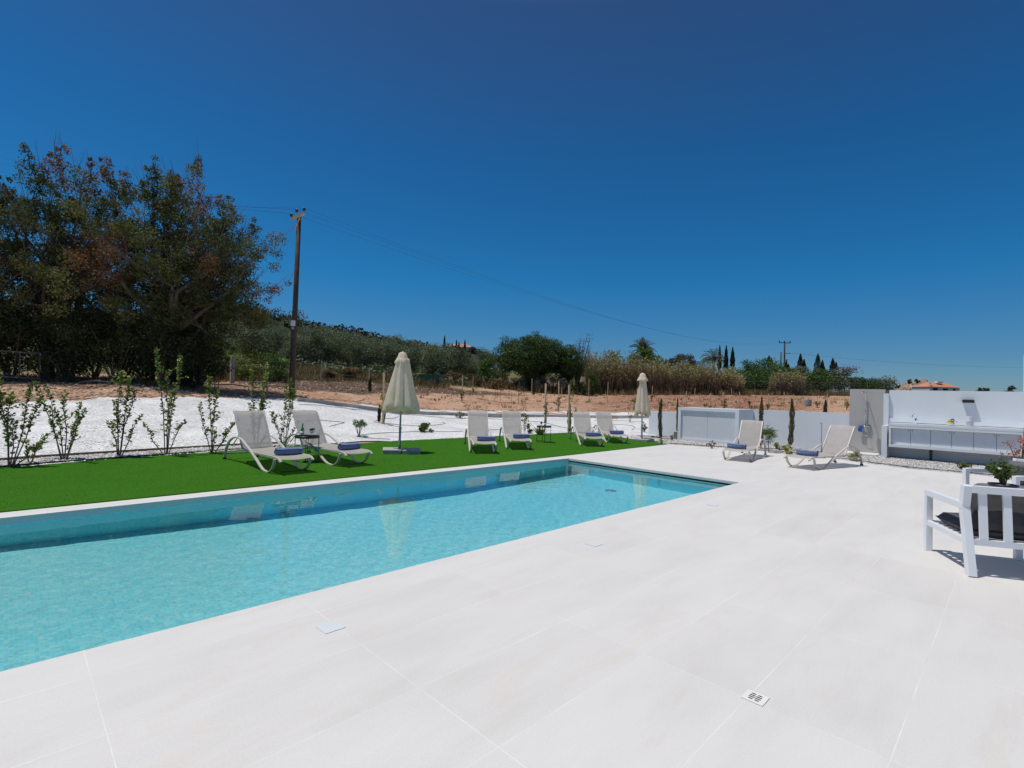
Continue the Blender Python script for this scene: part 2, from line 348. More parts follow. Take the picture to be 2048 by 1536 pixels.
# ------------------------------------------------------------------ objects and meshes
def tag(o, label=None, cat=None, group=None, kind=None):
    if label: o['label'] = label
    if cat: o['category'] = cat
    if group: o['group'] = group
    if kind: o['kind'] = kind
    return o
def thing(name, label, cat, loc=(0, 0, 0), rz=0, group=None):
    o = bpy.data.objects.new(name, None); COL.objects.link(o); o.empty_display_size = .1
    o.location = loc; o.rotation_euler = (0, 0, rz)
    return tag(o, label, cat, group)
def kids(o): return [c for c in COL.objects if c.parent == o]
def copy_tree(o, parent=None):
    c = o.copy(); COL.objects.link(c); c.parent = parent
    for k in kids(o): copy_tree(k, c)
    return c
class MB:
    def __init__(s): s.v, s.f, s.mi = [], [], []
    def add(s, vs_, fs_, mi=0):
        n = len(s.v); s.v += [tuple(v) for v in vs_]
        for f in fs_: s.f.append(tuple(i+n for i in f)); s.mi.append(mi)
        return s
    def box(s, a, b, mi=0, bev=0):
        x0, y0, z0 = a; x1, y1, z1 = b
        if bev:
            e = bev; vs_ = []
            for z, i in ((z0, e), (z0+e, 0), (z1-e, 0), (z1, e)):
                j = i
                for (x, y, sx, sy) in ((x0, y0, 1, 1), (x1, y0, -1, 1), (x1, y1, -1, -1), (x0, y1, 1, -1)):
                    vs_ += [(x+sx*(j+e), y+sy*j, z), (x+sx*j, y+sy*(j+e), z)]
            rings = []
            for k in range(4):
                b0 = k*8; o_ = []
                for c_ in range(4):
                    p, q = b0+2*c_, b0+2*c_+1
                    o_ += ([q, p] if c_ in (0, 2) else [p, q])
                rings.append(o_)
            fs_ = [tuple(reversed(rings[0])), tuple(rings[3])]
            for k in range(3):
                for c_ in range(8):
                    d_ = (c_+1) % 8
                    fs_.append((rings[k][c_], rings[k][d_], rings[k+1][d_], rings[k+1][c_]))
            return s.add(vs_, fs_, mi)
        return s.add([(x0, y0, z0), (x1, y0, z0), (x1, y1, z0), (x0, y1, z0), (x0, y0, z1), (x1, y0, z1), (x1, y1, z1), (x0, y1, z1)],
                     [(3, 2, 1, 0), (4, 5, 6, 7), (0, 1, 5, 4), (1, 2, 6, 5), (2, 3, 7, 6), (3, 0, 4, 7)], mi)
    def quad(s, *p, mi=0): return s.add(p, [tuple(range(len(p)))], mi)
    def tube(s, path, rad, n=8, mi=0, cap=True):
        P = [Vector(p) for p in path]; k = len(P)
        R_ = rad if isinstance(rad, (list, tuple)) else [rad]*k
        vs_, fs_ = [], []; ref = None
        for i, p in enumerate(P):
            t = (P[min(i+1, k-1)]-P[max(i-1, 0)]).normalized()
            if ref is None: ref = Vector((0, 0, 1)) if abs(t.z) < .9 else Vector((1, 0, 0))
            a = (ref - t*ref.dot(t)).normalized(); b_ = t.cross(a); ref = a
            for j in range(n):
                w = 2*PI*j/n; vs_.append(p + (a*math.cos(w)+b_*math.sin(w))*R_[i])
        for i in range(k-1):
            for j in range(n):
                jj = (j+1) % n; fs_.append((i*n+j, i*n+jj, (i+1)*n+jj, (i+1)*n+j))
        if cap: fs_ += [tuple(reversed(range(n))), tuple(range((k-1)*n, k*n))]
        return s.add(vs_, fs_, mi)
    def strap(s, path, side, w, t, mi=0):      # flat bar following a path, wide along `side`
        P = [Vector(p) for p in path]; S = Vector(side).normalized(); k = len(P); vs_, fs_ = [], []
        for i, p in enumerate(P):
            d = (P[min(i+1, k-1)]-P[max(i-1, 0)]).normalized(); n_ = S.cross(d).normalized()
            for a, b_ in ((-1, -1), (1, -1), (1, 1), (-1, 1)): vs_.append(p + S*(a*w/2) + n_*(b_*t/2))
        for i in range(k-1):
            for j in range(4):
                jj = (j+1) % 4; fs_.append((i*4+j, i*4+jj, (i+1)*4+jj, (i+1)*4+j))
        fs_ += [(3, 2, 1, 0), tuple(range((k-1)*4, k*4))]
        return s.add(vs_, fs_, mi)
    def beam(s, a, b, w, t, up=(0, 0, 1), mi=0):
        a, b = Vector(a), Vector(b); d = (b-a).normalized(); U = Vector(up); U = (U-d*U.dot(d)).normalized(); S = d.cross(U)
        vs_ = [q+S*(i*w/2)+U*(j*t/2) for q in (a, b) for i, j in ((-1, -1), (1, -1), (1, 1), (-1, 1))]
        return s.add(vs_, [(3, 2, 1, 0), (4, 5, 6, 7), (0, 1, 5, 4), (1, 2, 6, 5), (2, 3, 7, 6), (3, 0, 4, 7)], mi)
    def lathe(s, prof, n=20, c=(0, 0), fn=None, mi=0):
        vs_, fs_ = [], []; k = len(prof)
        for i, (r, z) in enumerate(prof):
            for j in range(n):
                w = 2*PI*j/n; rr = fn(r, z, w, i) if fn else r
                vs_.append((c[0]+rr*math.cos(w), c[1]+rr*math.sin(w), z))
        for i in range(k-1):
            for j in range(n):
                jj = (j+1) % n; fs_.append((i*n+j, i*n+jj, (i+1)*n+jj, (i+1)*n+j))
        fs_ += [tuple(reversed(range(n))), tuple(range((k-1)*n, k*n))]
        return s.add(vs_, fs_, mi)
    def build(s, name, mat, parent=None, smooth=False, loc=None):
        me = bpy.data.meshes.new(name); me.from_pydata(s.v, [], s.f)
        for m in (mat if isinstance(mat, list) else [mat]): me.materials.append(m)
        if any(s.mi): me.polygons.foreach_set('material_index', s.mi)
        if smooth: me.polygons.foreach_set('use_smooth', [True]*len(s.f))
        me.update()
        o = bpy.data.objects.new(name, me); COL.objects.link(o)
        if parent: o.parent = parent
        if loc: o.location = loc
        return o
def struct(name, mb, mat, **k):
    return tag(mb.build(name, mat, **k), kind='structure')

def leaf_obj(name, P, S, mat, parent=None, rng=None, asp=.5, up=0.0, rnd=None, dirs=None, fold=.12):
    """one mesh of leaf-sized rhombic faces centred at P"""
    P = np.asarray(P, float); n = len(P); S = np.broadcast_to(np.asarray(S, float), (n,))
    a = rng.normal(size=(n, 3)) if dirs is None else np.asarray(dirs, float) + rng.normal(size=(n, 3))*.25
    a[:, 2] += up; a /= np.linalg.norm(a, axis=1)[:, None]+1e-9
    q = rng.normal(size=(n, 3)); b = np.cross(a, q); b /= np.linalg.norm(b, axis=1)[:, None]+1e-9
    c = np.cross(a, b); s = S[:, None]
    V = np.empty((n, 4, 3)); V[:, 0] = P-a*s/2; V[:, 2] = P+a*s/2
    V[:, 1] = P+b*s*asp/2+c*s*fold; V[:, 3] = P-b*s*asp/2+c*s*fold
    me = bpy.data.meshes.new(name); me.vertices.add(4*n); me.vertices.foreach_set('co', V.reshape(-1))
    me.loops.add(4*n); me.loops.foreach_set('vertex_index', np.arange(4*n, dtype=np.int32))
    me.polygons.add(n); me.polygons.foreach_set('loop_start', np.arange(0, 4*n, 4, dtype=np.int32))
    me.update(calc_edges=True)
    at_ = me.attributes.new('rnd', 'FLOAT', 'FACE')
    r = rng.random(n) if rnd is None else np.clip(rnd, 0, 1)
    at_.data.foreach_set('value', r.astype(np.float32))
    me.materials.append(mat)
    o = bpy.data.objects.new(name, me); COL.objects.link(o)
    if parent: o.parent = parent
    return o
def blade_obj(name, base, tip, wid, mat, parent=None, rng=None, rnd=None, bend=.25):
    """thin tapering blades from base to tip with a bend: two faces each"""
    B = np.asarray(base, float); Tp = np.asarray(tip, float); n = len(B); W = np.broadcast_to(np.asarray(wid, float), (n,))[:, None]
    d = Tp-B; L = np.linalg.norm(d, axis=1)[:, None]+1e-9
    sd = np.cross(d, rng.normal(size=(n, 3))); sd /= np.linalg.norm(sd, axis=1)[:, None]+1e-9
    out = np.cross(d, sd); out /= np.linalg.norm(out, axis=1)[:, None]+1e-9
    mid = (B+Tp)/2+out*L*bend*.4
    V = np.empty((n, 5, 3)); V[:, 0] = B-sd*W/2; V[:, 1] = B+sd*W/2; V[:, 2] = mid+sd*W*.45; V[:, 3] = mid-sd*W*.45; V[:, 4] = Tp
    idx = (np.arange(n)*5)[:, None]
    quads = np.concatenate([idx+0, idx+1, idx+2, idx+3], 1); tris = np.concatenate([idx+3, idx+2, idx+4], 1)
    li = np.concatenate([quads, tris], 1).reshape(-1).astype(np.int32)
    ls = (np.arange(n)[:, None]*7+np.array([0, 4])[None]).reshape(-1).astype(np.int32)
    me = bpy.data.meshes.new(name); me.vertices.add(5*n); me.vertices.foreach_set('co', V.reshape(-1))
    me.loops.add(7*n); me.loops.foreach_set('vertex_index', li); me.polygons.add(2*n); me.polygons.foreach_set('loop_start', ls)
    me.update(calc_edges=True)
    r = rng.random(n) if rnd is None else np.clip(rnd, 0, 1)
    me.attributes.new('rnd', 'FLOAT', 'FACE').data.foreach_set('value', np.repeat(r, 2).astype(np.float32))
    me.materials.append(mat); o = bpy.data.objects.new(name, me); COL.objects.link(o)
    if parent: o.parent = parent
    return o

def crown_points(rng, c, ax, ncl, nleaf, cr, hollow=.45, flat=.75):
    """leaf positions in clumps spread through an ellipsoid; returns clump centres, points, tone"""
    u = rng.normal(size=(ncl, 3)); u /= np.linalg.norm(u, axis=1)[:, None]
    r = (hollow+(1-hollow)*rng.random(ncl)**.6)*(1+.12*rng.normal(size=ncl))
    C = np.array(c)+u*r[:, None]*np.array(ax)
    rad = cr*(.6+.8*rng.random(ncl)); tone = rng.random(ncl)
    k = rng.choice(ncl, size=nleaf, p=rad**2/np.sum(rad**2))
    g = rng.normal(size=(nleaf, 3)); g /= np.linalg.norm(g, axis=1)[:, None]
    g *= (rng.random(nleaf)**.45)[:, None]; g[:, 2] *= flat
    return C, C[k]+g*rad[k][:, None], tone[k]
def tree(name, label, cat, loc, h, w, th, tr, ncl, nleaf, leaf, mat, seed, group=None, bark='bark', wd=None, cr=None,
         twigs=0, hollow=.4, asp=.5, forks=1, rndfn=None, limbs=14, cz=None, shoots=0):
    rng = np.random.default_rng(seed); rd = random.Random(seed)
    root = thing(name, label, cat, loc, 0, group)
    wd = wd or w; zc = cz if cz else (th*.75+h)/2; ax = (w/2*.86, wd/2*.86, (h-zc)*.88)
    cr = cr or min(ax)*.33
    C, P, tone = crown_points(rng, (0, 0, zc), ax, ncl, nleaf, cr, hollow)
    tb = MB()
    if shoots:      # leafy shoots standing clear of the crown
        SP, ST = [], []
        up_ = [i for i in range(ncl) if C[i][2] > zc+.15*h]
        for i in range(shoots):
            e = Vector(C[rd.choice(up_)]); dr = Vector((e.x*.10+rd.uniform(-.3, .3), e.y*.10+rd.uniform(-.3, .3), 1)).normalized(); L = rd.uniform(.05, .13)*h; t0 = rd.random()
            tb.tube([e, e+dr*L*.5, e+dr*L], [tr*.12, tr*.08, tr*.03], 5, cap=False)
            for q in range(6):
                c_ = e+dr*L*(.15+.17*q)+Vector((rd.uniform(-.22, .22), rd.uniform(-.22, .22), rd.uniform(-.1, .1))); rr = cr*rd.uniform(.4, .85)*(1-.09*q); n_ = int(62*rd.uniform(.4, 1.1)); g = rng.normal(size=(n_, 3)); g /= np.linalg.norm(g, axis=1)[:, None]; g *= (rng.random(n_)**.45)[:, None]
                SP.append(np.array(c_)+g*rr); ST.append(np.full(n_, t0))
        P = np.concatenate([P]+SP); tone = np.concatenate([tone]+ST); nleaf = len(P)
    for f in range(forks):
        a = 2*PI*f/forks+rd.random(); off = 0 if forks == 1 else tr*1.1
        b0 = Vector((math.cos(a)*off, math.sin(a)*off, -.15)); top = Vector((math.cos(a)*w*.06*(forks > 1)+rd.uniform(-.1, .1)*tr*4, math.sin(a)*w*.06*(forks > 1), th))
        tb.tube([b0, b0.lerp(top, .3)+Vector((rd.uniform(-1, 1), rd.uniform(-1, 1), 0))*tr*.5, b0.lerp(top, .7)+Vector((rd.uniform(-1, 1), rd.uniform(-1, 1), 0))*tr*.5, top],
                [tr*1.35, tr, tr*.85, tr*.75], 9)
        sel = [i for i in range(ncl) if i % forks == f][:max(2, limbs//forks)]
        for i in sel:
            e = Vector(C[i]); m1 = top.lerp(e, .35)+Vector((rd.uniform(-.1, .1)*w, rd.uniform(-.1, .1)*w, .06*h)); m2 = top.lerp(e, .7)+Vector((0, 0, .04*h))
            tb.tube([top-Vector((0, 0, th*.12)), m1, m2, e], [tr*.55, tr*.34, tr*.2, tr*.07], 6, cap=False)
            for q in range(2):
                j = rd.randrange(ncl); e2 = Vector(C[j])
                if (e2-m2).length < .55*w: tb.tube([m2, m2.lerp(e2, .5)+Vector((0, 0, .02*h)), e2], [tr*.18, tr*.11, tr*.04], 5, cap=False)
    r = .65*tone+.35*rng.random(nleaf) if rndfn is None else rndfn(P, tone, rng)
    leaf_obj('crown', P, leaf*(.6+.8*rng.random(nleaf)), M[mat], root, rng, asp, .15, r)
    if twigs:
        tw = tb
        for i in range(twigs):
            j = rd.randrange(ncl); e = Vector(C[j])
            if e.z < zc-.1*h: continue
            dr = Vector((e.x*.2+rd.uniform(-.25, .25), e.y*.2+rd.uniform(-.25, .25), 1)).normalized(); L = rd.uniform(.08, .2)*h
            t1 = e+dr*L*.5+Vector((rd.uniform(-.1, .1), rd.uniform(-.1, .1), 0)); t2 = e+dr*L
            tw.tube([e, t1, t2], [tr*.06, tr*.045, tr*.018], 4, cap=False, mi=1)
            for q in range(3):
                s0 = e.lerp(t2, rd.uniform(.2, .8)); tw.tube([s0, s0+(dr+Vector((rd.uniform(-.8, .8), rd.uniform(-.8, .8), 0))).normalized()*L*.35], [tr*.032, tr*.012], 3, cap=False, mi=1)
    tb.build('trunk', [M[bark], M['twig']], root, smooth=True)
    return root
def bush(name, label, cat, loc, h, w, nleaf, leaf, mat, seed, group=None, ncl=14, asp=.5, wd=None, stem=.02, zlo=.0):
    rng = np.random.default_rng(seed); rd = random.Random(seed); root = thing(name, label, cat, loc, 0, group)
    wd = wd or w; zc = h*(.5+zlo*.5); ax = (w/2*.8, wd/2*.8, h*(.5-zlo*.5)*.85)
    C, P, tone = crown_points(rng, (0, 0, zc), ax, ncl, nleaf, min(ax)*.5, .3)
    P[:, 2] = np.maximum(P[:, 2], .01); tb = MB()
    for i in range(min(ncl, 9)):
        e = Vector(C[i]); tb.tube([(rd.uniform(-.03, .03)*w, rd.uniform(-.03, .03)*w, -.02), e*.5+Vector((0, 0, .05*h)), e], [stem, stem*.7, stem*.3], 5, cap=False)
    tb.build('stem', M['stem'], root)
    leaf_obj('foliage', P, leaf*(.6+.8*rng.random(nleaf)), M[mat], root, rng, asp, .2, .6*tone+.4*rng.random(nleaf))
    return root

# ================================================================== THE SETTING
PNL, PNR, PFR, PFL = (-8, 3.70), (10.07, 3.785), (10.10, 8.01), (-8, 7.80)      # pool corners
DECK_EDGE = [(16.5, .7), (16.4, 2.0), (16.9, 3.3), (17.3, 3.9), (17.5, 4.3), (17.55, 5.3), (17.4, 6.6), (16.64, 8.75)]
TURF_FRONT = [(-8, 8.15), (0, 8.22), (9.05, 8.36), (10.1, 8.40), (16.64, 8.75)]
TURF_BACK = [(16.95, 9.6), (17.3, 10.6), (17.9, 12.0), (18.8, 13.85), (14.6, 13.84), (8.8, 13.76), (6.3, 13.75), (4.5, 13.45), (2.48, 13.0), (.83, 12.62), (-.1, 12.3), (-8, 11.2)]
def z3(p, z): return [(a, b, z) for a, b in p]
d = MB()
d.quad(*z3([(-8, -12), (16.6, -12)] + DECK_EDGE[:4] + [PNR, PNL], 0))
d.quad(*z3([PNR] + DECK_EDGE[3:] + [(10.1, 8.40), PFR], 0))
d.quad(*z3([PFL, PFR, (10.1, 8.40), (9.05, 8.36), (0, 8.22), (-8, 8.15)], 0))
for a, b, zz in ((PNL, PFL, -.082), (PFL, PFR, -.082), (PFR, PNR, -.05), (PNR, PNL, -.082)):
    d.quad((*b, 0), (*a, 0), (*a, zz), (*b, zz))
E_ = [(16.6, -12)] + DECK_EDGE
for a, b in zip(E_, E_[1:]): d.quad((*a, 0), (*a, -.12), (*b, -.12), (*b, 0))
struct('pool_deck', d, M['deck'])

pb = MB()
def fl(X): return -.98 - .62*min(1, max(0, (X-0)/6.5))**1.0
xs = [-8 + i*18.1/30 for i in range(31)]
def lerp2(a, b, t): return (a[0]+(b[0]-a[0])*t, a[1]+(b[1]-a[1])*t)
for i in range(30):
    t0, t1 = i/30, (i+1)/30
    n0, n1, f0, f1 = lerp2(PNL, PNR, t0), lerp2(PNL, PNR, t1), lerp2(PFL, PFR, t0), lerp2(PFL, PFR, t1)
    za, zb = fl(n0[0]), fl(n1[0])
    pb.quad((*n0, za), (*n1, zb), (*f1, zb), (*f0, za))
    pb.quad((*f0, za), (*f1, zb), (*f1, -.082), (*f0, -.082))
    pb.quad((*n1, zb), (*n0, za), (*n0, -.082), (*n1, -.082))
pb.quad((*PNR, fl(10)), (*PFR, fl(10)), (*PFR, -.09), (*PNR, -.09)); pb.quad((*PFL, fl(-8)), (*PNL, fl(-8)), (*PNL, -.082), (*PFL, -.082))
pb.quad((*PNR, -.09), (*PFR, -.09), (*PFR, -.05), (*PNR, -.05), mi=1)
basin = struct('pool_basin', pb, [M['pool'], M['dark']]); basin.cycles.is_caustics_receiver = True

rngw = np.random.default_rng(3)
NX, NY = 720, 170
gx, gy = np.meshgrid(np.linspace(0, 1, NX+1), np.linspace(0, 1, NY+1))
e_ = .004
nx_ = (PNL[0]-e_) + (PNR[0]+.03+2*e_-PNL[0])*gx
ylo = PNL[1] + (PNR[1]-PNL[1])*gx - e_; yhi = PFL[1] + (PFR[1]-PFL[1])*gx + e_
wy = ylo + (yhi-ylo)*gy
wz = np.full_like(nx_, -.095)
for k in range(46):
    lam = 10**rngw.uniform(-1.05, -.35); th = rngw.uniform(0, 2*PI); ph = rngw.uniform(0, 2*PI)
    amp = .00005*(lam/.25)**1.0
    wz = wz + amp*np.sin(2*PI/lam*(nx_*math.cos(th)+wy*math.sin(th))+ph)
V = np.stack([nx_, wy, wz], -1).reshape(-1, 3)
ii = (np.arange(NY)[:, None]*(NX+1)+np.arange(NX)[None]).reshape(-1)
Fq = np.stack([ii, ii+1, ii+NX+2, ii+NX+1], 1).astype(np.int32)
me = bpy.data.meshes.new('water'); me.vertices.add(len(V)); me.vertices.foreach_set('co', V.reshape(-1))
me.loops.add(Fq.size); me.loops.foreach_set('vertex_index', Fq.reshape(-1)); me.polygons.add(len(Fq))
me.polygons.foreach_set('loop_start', np.arange(0, Fq.size, 4, dtype=np.int32)); me.polygons.foreach_set('use_smooth', np.ones(len(Fq), bool))
me.update(calc_edges=True); me.materials.append(M['water'])
wo = bpy.data.objects.new('water', me); COL.objects.link(wo); tag(wo, kind='structure'); wo.cycles.is_caustics_caster = True

# artificial lawn
tb = MB(); tb.quad(*z3(TURF_FRONT+TURF_BACK, .014))
ring = TURF_FRONT+TURF_BACK
for a, b in zip(ring, ring[1:]+ring[:1]): tb.quad((*a, .014), (*a, -.06), (*b, -.06), (*b, .014))
struct('lawn', tb, M['turf'])
def inpoly(P, poly):
    x, y = P[:, 0], P[:, 1]; ins = np.zeros(len(P), bool); j = len(poly)-1
    for i in range(len(poly)):
        xi, yi = poly[i]; xj, yj = poly[j]
        ins ^= ((yi > y) != (yj > y)) & (x < (xj-xi)*(y-yi)/(yj-yi+1e-12)+xi); j = i
    return ins
rng = np.random.default_rng(5)
P = np.stack([rng.uniform(-3, 19, 330000), rng.uniform(8.1, 14, 330000)], 1)
keep = rng.random(len(P)) < np.clip(14/(P[:, 0]+P[:, 1]*.5+4)**1.0, .15, 1)
P = P[inpoly(P, ring) & keep]
B = np.c_[P, np.full(len(P), .010)]
Tp = B + np.c_[rng.normal(0, .005, len(P)), rng.normal(0, .005, len(P)), rng.uniform(.006, .012, len(P))]
tag(blade_obj('grass', B, Tp, .0038, M['l_grass'], None, rng), kind='stuff')

# broad base under everything round the pool, then the relief
gb = MB(); W_ = 90
for a, b in (((-W_, -W_), (W_, 3.6)), ((-W_, 8.1), (W_, W_)), ((-W_, 3.6), (-8.1, 8.1)), ((10.2, 3.6), (W_, 8.1))):
    gb.quad((a[0], a[1], -.16), (b[0], a[1], -.16), (b[0], b[1], -.16), (a[0], b[1], -.16))
struct('ground', gb, M['ggravel'])
def near_d(x):
    if x <= 0: return COLS[0][0][0]
    if x >= 2048: return COLS[2048][0][0]
    for a, b in zip(CK, CK[1:]):
        if x <= b: t = (x-a)/(b-a); return COLS[a][0][0]*(1-t)+COLS[b][0][0]*t
E0 = [(250, 26), (420, 29), (560, 36), (700, 45), (900, 48), (1100, 54), (1300, 57)]
D0 = [(590, 27.5), (700, 30.5), (800, 35), (1000, 45)]
def interp(tab, x):
    if x <= tab[0][0]: return tab[0][1]
    for (a, ya), (b, yb) in zip(tab, tab[1:]):
        if x <= b: return ya+(yb-ya)*(x-a)/(b-a)
    return tab[-1][1]
cols = list(np.arange(-1500, -50, 50)) + list(np.arange(-50, 2100, 9)) + list(np.arange(2100, 3700, 50))
rows = []
NR = 200
tv, tf, zone = [], [], []
rngt = np.random.default_rng(8)
def sm(a, b, x): t = min(1, max(0, (x-a)/(b-a))); return t*t*(3-2*t)
for i, x in enumerate(cols):
    n0 = near_d(x)
    for j in range(NR+1):
        s = j/NR; dd = n0*(70/n0)**(s/.72) if s < .72 else 70*(6000/70)**((s-.72)/.28)
        X, Y = at(x, dd); z = tz_cd(x, dd)
        am = sm(n0+9, n0+16, dd)
        z += am*(.035*math.sin(X*1.7+2*math.sin(Y*.9))+.03*math.sin(Y*2.3+X*.6)+.02*math.sin(X*4.1-Y*3.3)) + sm(70, 110, dd)*.5*math.sin(X*.11)*math.sin(Y*.13)
        tv.append((X, Y, z))
        # red: dark cleared earth, green: dry grass and scrub, blue: redder fresh soil
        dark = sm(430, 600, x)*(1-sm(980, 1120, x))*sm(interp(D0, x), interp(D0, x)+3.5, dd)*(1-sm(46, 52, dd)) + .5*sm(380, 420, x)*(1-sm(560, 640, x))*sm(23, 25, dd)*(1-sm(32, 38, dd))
        e0 = interp(E0, x)
        red = sm(1120, 1260, x)*(1-sm(1560, 1700, x))*sm(33, 38, dd)
        zone.append((min(1, dark), sm(e0, e0+6, dd), red, 1))
for i in range(len(cols)-1):
    for j in range(NR):
        a = i*(NR+1)+j; tf.append((a, a+NR+1, a+NR+2, a+1))
me = bpy.data.meshes.new('terrain'); me.from_pydata(tv, [], tf); me.materials.append(M['soil'])
me.polygons.foreach_set('use_smooth', [True]*len(tf))
ca = me.color_attributes.new('zone', 'FLOAT_COLOR', 'POINT'); ca.data.foreach_set('color', np.array(zone, np.float32).reshape(-1))
me.update(); to = bpy.data.objects.new('terrain', me); COL.objects.link(to); tag(to, kind='structure')

# white gravel bank
FARY = [(-200, 822), (0, 815), (50, 806), (110, 800), (150, 803), (200, 797), (330, 795), (480, 797), (600, 798), (640, 803.5), (700, 808.5), (770, 814), (860, 820), (1000, 822.5), (1150, 824.5), (1345, 826)]
def interp(tab, x):
    if x <= tab[0][0]: return tab[0][1]
    for (a, ya), (b, yb) in zip(tab, tab[1:]):
        if x <= b: return ya+(yb-ya)*(x-a)/(b-a)
    return tab[-1][1]
def turf_back_d(x):                 # forward distance where column x leaves the lawn
    d = 7.5
    poly = ring
    dx_, dy_ = at(x, 1.0); last = 8
    while d < 26:
        if inpoly(np.array([[dx_*d, dy_*d]]), poly)[0]: last = d
        d += .05
    return last if last != 8 else 19.2
gv, gf = [], []
gcols = list(np.arange(-150, 1318, 8)); GR = 60
for x in gcols:
    d0 = turf_back_d(x)-.05; Pf = T(x, interp(FARY, x)+ .9*math.sin(x*.11)+.7*math.sin(x*.047+1)+.4*math.sin(x*.31)); d1 = max(d0+.5, Pf.x*FX+Pf.y*FY)
    for j in range(GR+1):
        dd = d0+(d1-d0)*j/GR; X, Y = at(x, dd)
        gv.append((X, Y, tz_cd(x, dd)+.025+.012*math.sin(X*3.1)*math.sin(Y*2.7) - (.05 if j == GR else 0)))
for i in range(len(gcols)-1):
    for j in range(GR):
        a = i*(GR+1)+j; gf.append((a, a+GR+1, a+GR+2, a+1))
g = MB(); g.v, g.f, g.mi = gv, gf, [0]*len(gf)
struct('white_gravel', g, M['wgravel'], smooth=True)
# grey gravel bed between the paving and the boundary walls
gb = MB(); gb.quad(*z3([(16.6, -12), (21.5, -12), (21.5, 14.2), (18.8, 13.95), (17.9, 12.05), (17.35, 10.6), (17.0, 9.6), (16.68, 8.75)] + DECK_EDGE[-2::-1], -.012))
struct('gravel_bed', gb, M['ggravel'])
def stones(name, n, fn, smin, smax, mat, seed):
    rng = np.random.default_rng(seed); C = fn(rng, n); n = len(C)
    oct_ = np.array([(1, 0, 0), (0, 1, 0), (-1, 0, 0), (0, -1, 0), (0, 0, 1), (0, 0, -1)], float)
    fo = np.array([(0, 1, 4), (1, 2, 4), (2, 3, 4), (3, 0, 4)])
    s = rng.uniform(smin, smax, n); an = rng.uniform(0, PI, n)
    V = np.repeat(oct_[None], n, 0)*s[:, None, None]*rng.uniform(.6, 1.3, (n, 6, 3)); V[:, :, 2] *= .6
    c, s_ = np.cos(an)[:, None], np.sin(an)[:, None]
    V = np.stack([V[:, :, 0]*c-V[:, :, 1]*s_, V[:, :, 0]*s_+V[:, :, 1]*c, V[:, :, 2]], -1)+C[:, None, :]
    Fi = (fo[None]+(np.arange(n)*6)[:, None, None]).reshape(-1).astype(np.int32)
    me = bpy.data.meshes.new(name); me.vertices.add(6*n); me.vertices.foreach_set('co', V.reshape(-1)); me.loops.add(len(Fi)); me.loops.foreach_set('vertex_index', Fi)
    me.polygons.add(4*n); me.polygons.foreach_set('loop_start', np.arange(0, 12*n, 3, dtype=np.int32)); me.update(calc_edges=True)
    me.attributes.new('rnd', 'FLOAT', 'FACE').data.foreach_set('value', np.repeat(rng.random(n), 4).astype(np.float32))
    me.materials.append(mat); o = bpy.data.objects.new(name, me); COL.objects.link(o); return tag(o, kind='stuff')
def stone_mat(name, stops):
    m, nt, b = new_mat(name); a = nd(nt, 'ShaderNodeAttribute', attribute_name='rnd')
    nt.links.new(ramp(nt, a.outputs['Fac'], stops), b.inputs['Base Color']); b.inputs['Roughness'].default_value = .9; return m
M['st_grey'] = stone_mat('grey_stones', [(0, (.15, .145, .14)), (.5, (.38, .37, .355)), (1, (.68, .67, .65))])
M['st_white'] = stone_mat('white_stones', [(0, (.55, .55, .56)), (1, (.84, .84, .85))])
M['st_soil'] = stone_mat('soil_clods', [(0, (.10, .06, .045)), (.5, (.30, .18, .12)), (1, (.52, .38, .28))])
def f_bed(rng, n):
    P = np.stack([rng.uniform(16.3, 20.4, n), rng.uniform(-1, 13.9, n)], 1)
    P = P[inpoly(P, [(a, b) for a, b, _ in gb.v])]; return np.c_[P, np.full(len(P), -.005)]
stones('gravel', 30000, f_bed, .012, .032, M['st_grey'], 21)
def f_wg(rng, n):
    o = []
    for _ in range(n):
        x = rng.uniform(-60, 1345); d0 = turf_b[int(x//8)+20]; Pf = far_b[int(x//8)+20]; dd = d0+(Pf-d0)*rng.random()
        o.append(A(x, dd, .03))
    return np.array(o)
turf_b = [turf_back_d(x*8-160) for x in range(200)]
far_b = []
for k in range(200):
    p = T(k*8-160, interp(FARY, k*8-160)+1); far_b.append(p.x*FX+p.y*FY)
stones('white_pebbles', 26000, f_wg, .012, .03, M['st_white'], 22)
def f_soil(rng, n):
    o = []
    for _ in range(n):
        x = rng.uniform(-40, 1750); lo = far_b[int(min(x, 1340)//8)+20] if x < 1345 else 26; hi = 26 if x < 300 else 31 if x < 590 else 50 if x < 1000 else 58
        if hi <= lo: continue
        o.append(A(x, lo+.2+(hi-lo)*rng.random()**1.3, .01))
    return np.array(o)
stones('soil_clods', 9000, f_soil, .025, .10, M['st_soil'], 23)
# hedge bed of small stones along the lawn
hb = MB(); back = [(-8, 11.2), (-.1, 12.3), (.83, 12.62), (2.48, 13.0), (4.5, 13.45), (5.6, 13.65)]
off = [(-8, 11.85), (-.3, 12.95), (.6, 13.3), (2.3, 13.65), (4.3, 14.0), (5.4, 13.95)]
for (a, b), (c_, e_2) in zip(zip(back, back[1:]), zip(off, off[1:])): hb.quad((*a, .045), (*b, .045), (*e_2, .05), (*c_, .05))
struct('hedge_bed', hb, M['ggravel'])
k = MB(); k.strap([(x, y, .055) for x, y in off], (0, 0, 1), .09, .035)
tag(k.build('garden_edging', M['brick']), 'thin brown timber edging strip between the hedge bed and white gravel', 'edging')
def f_hb(rng, n):
    t = rng.random(n)*(len(back)-1); i = t.astype(int); f = (t-i)[:, None]; u = rng.random(n)[:, None]
    b_, o_ = np.array(back), np.array(off)
    P = (b_[i]*(1-f)+b_[i+1]*f)*(1-u)+(o_[i]*(1-f)+o_[i+1]*f)*u
    return np.c_[P, np.full(n, .052)]
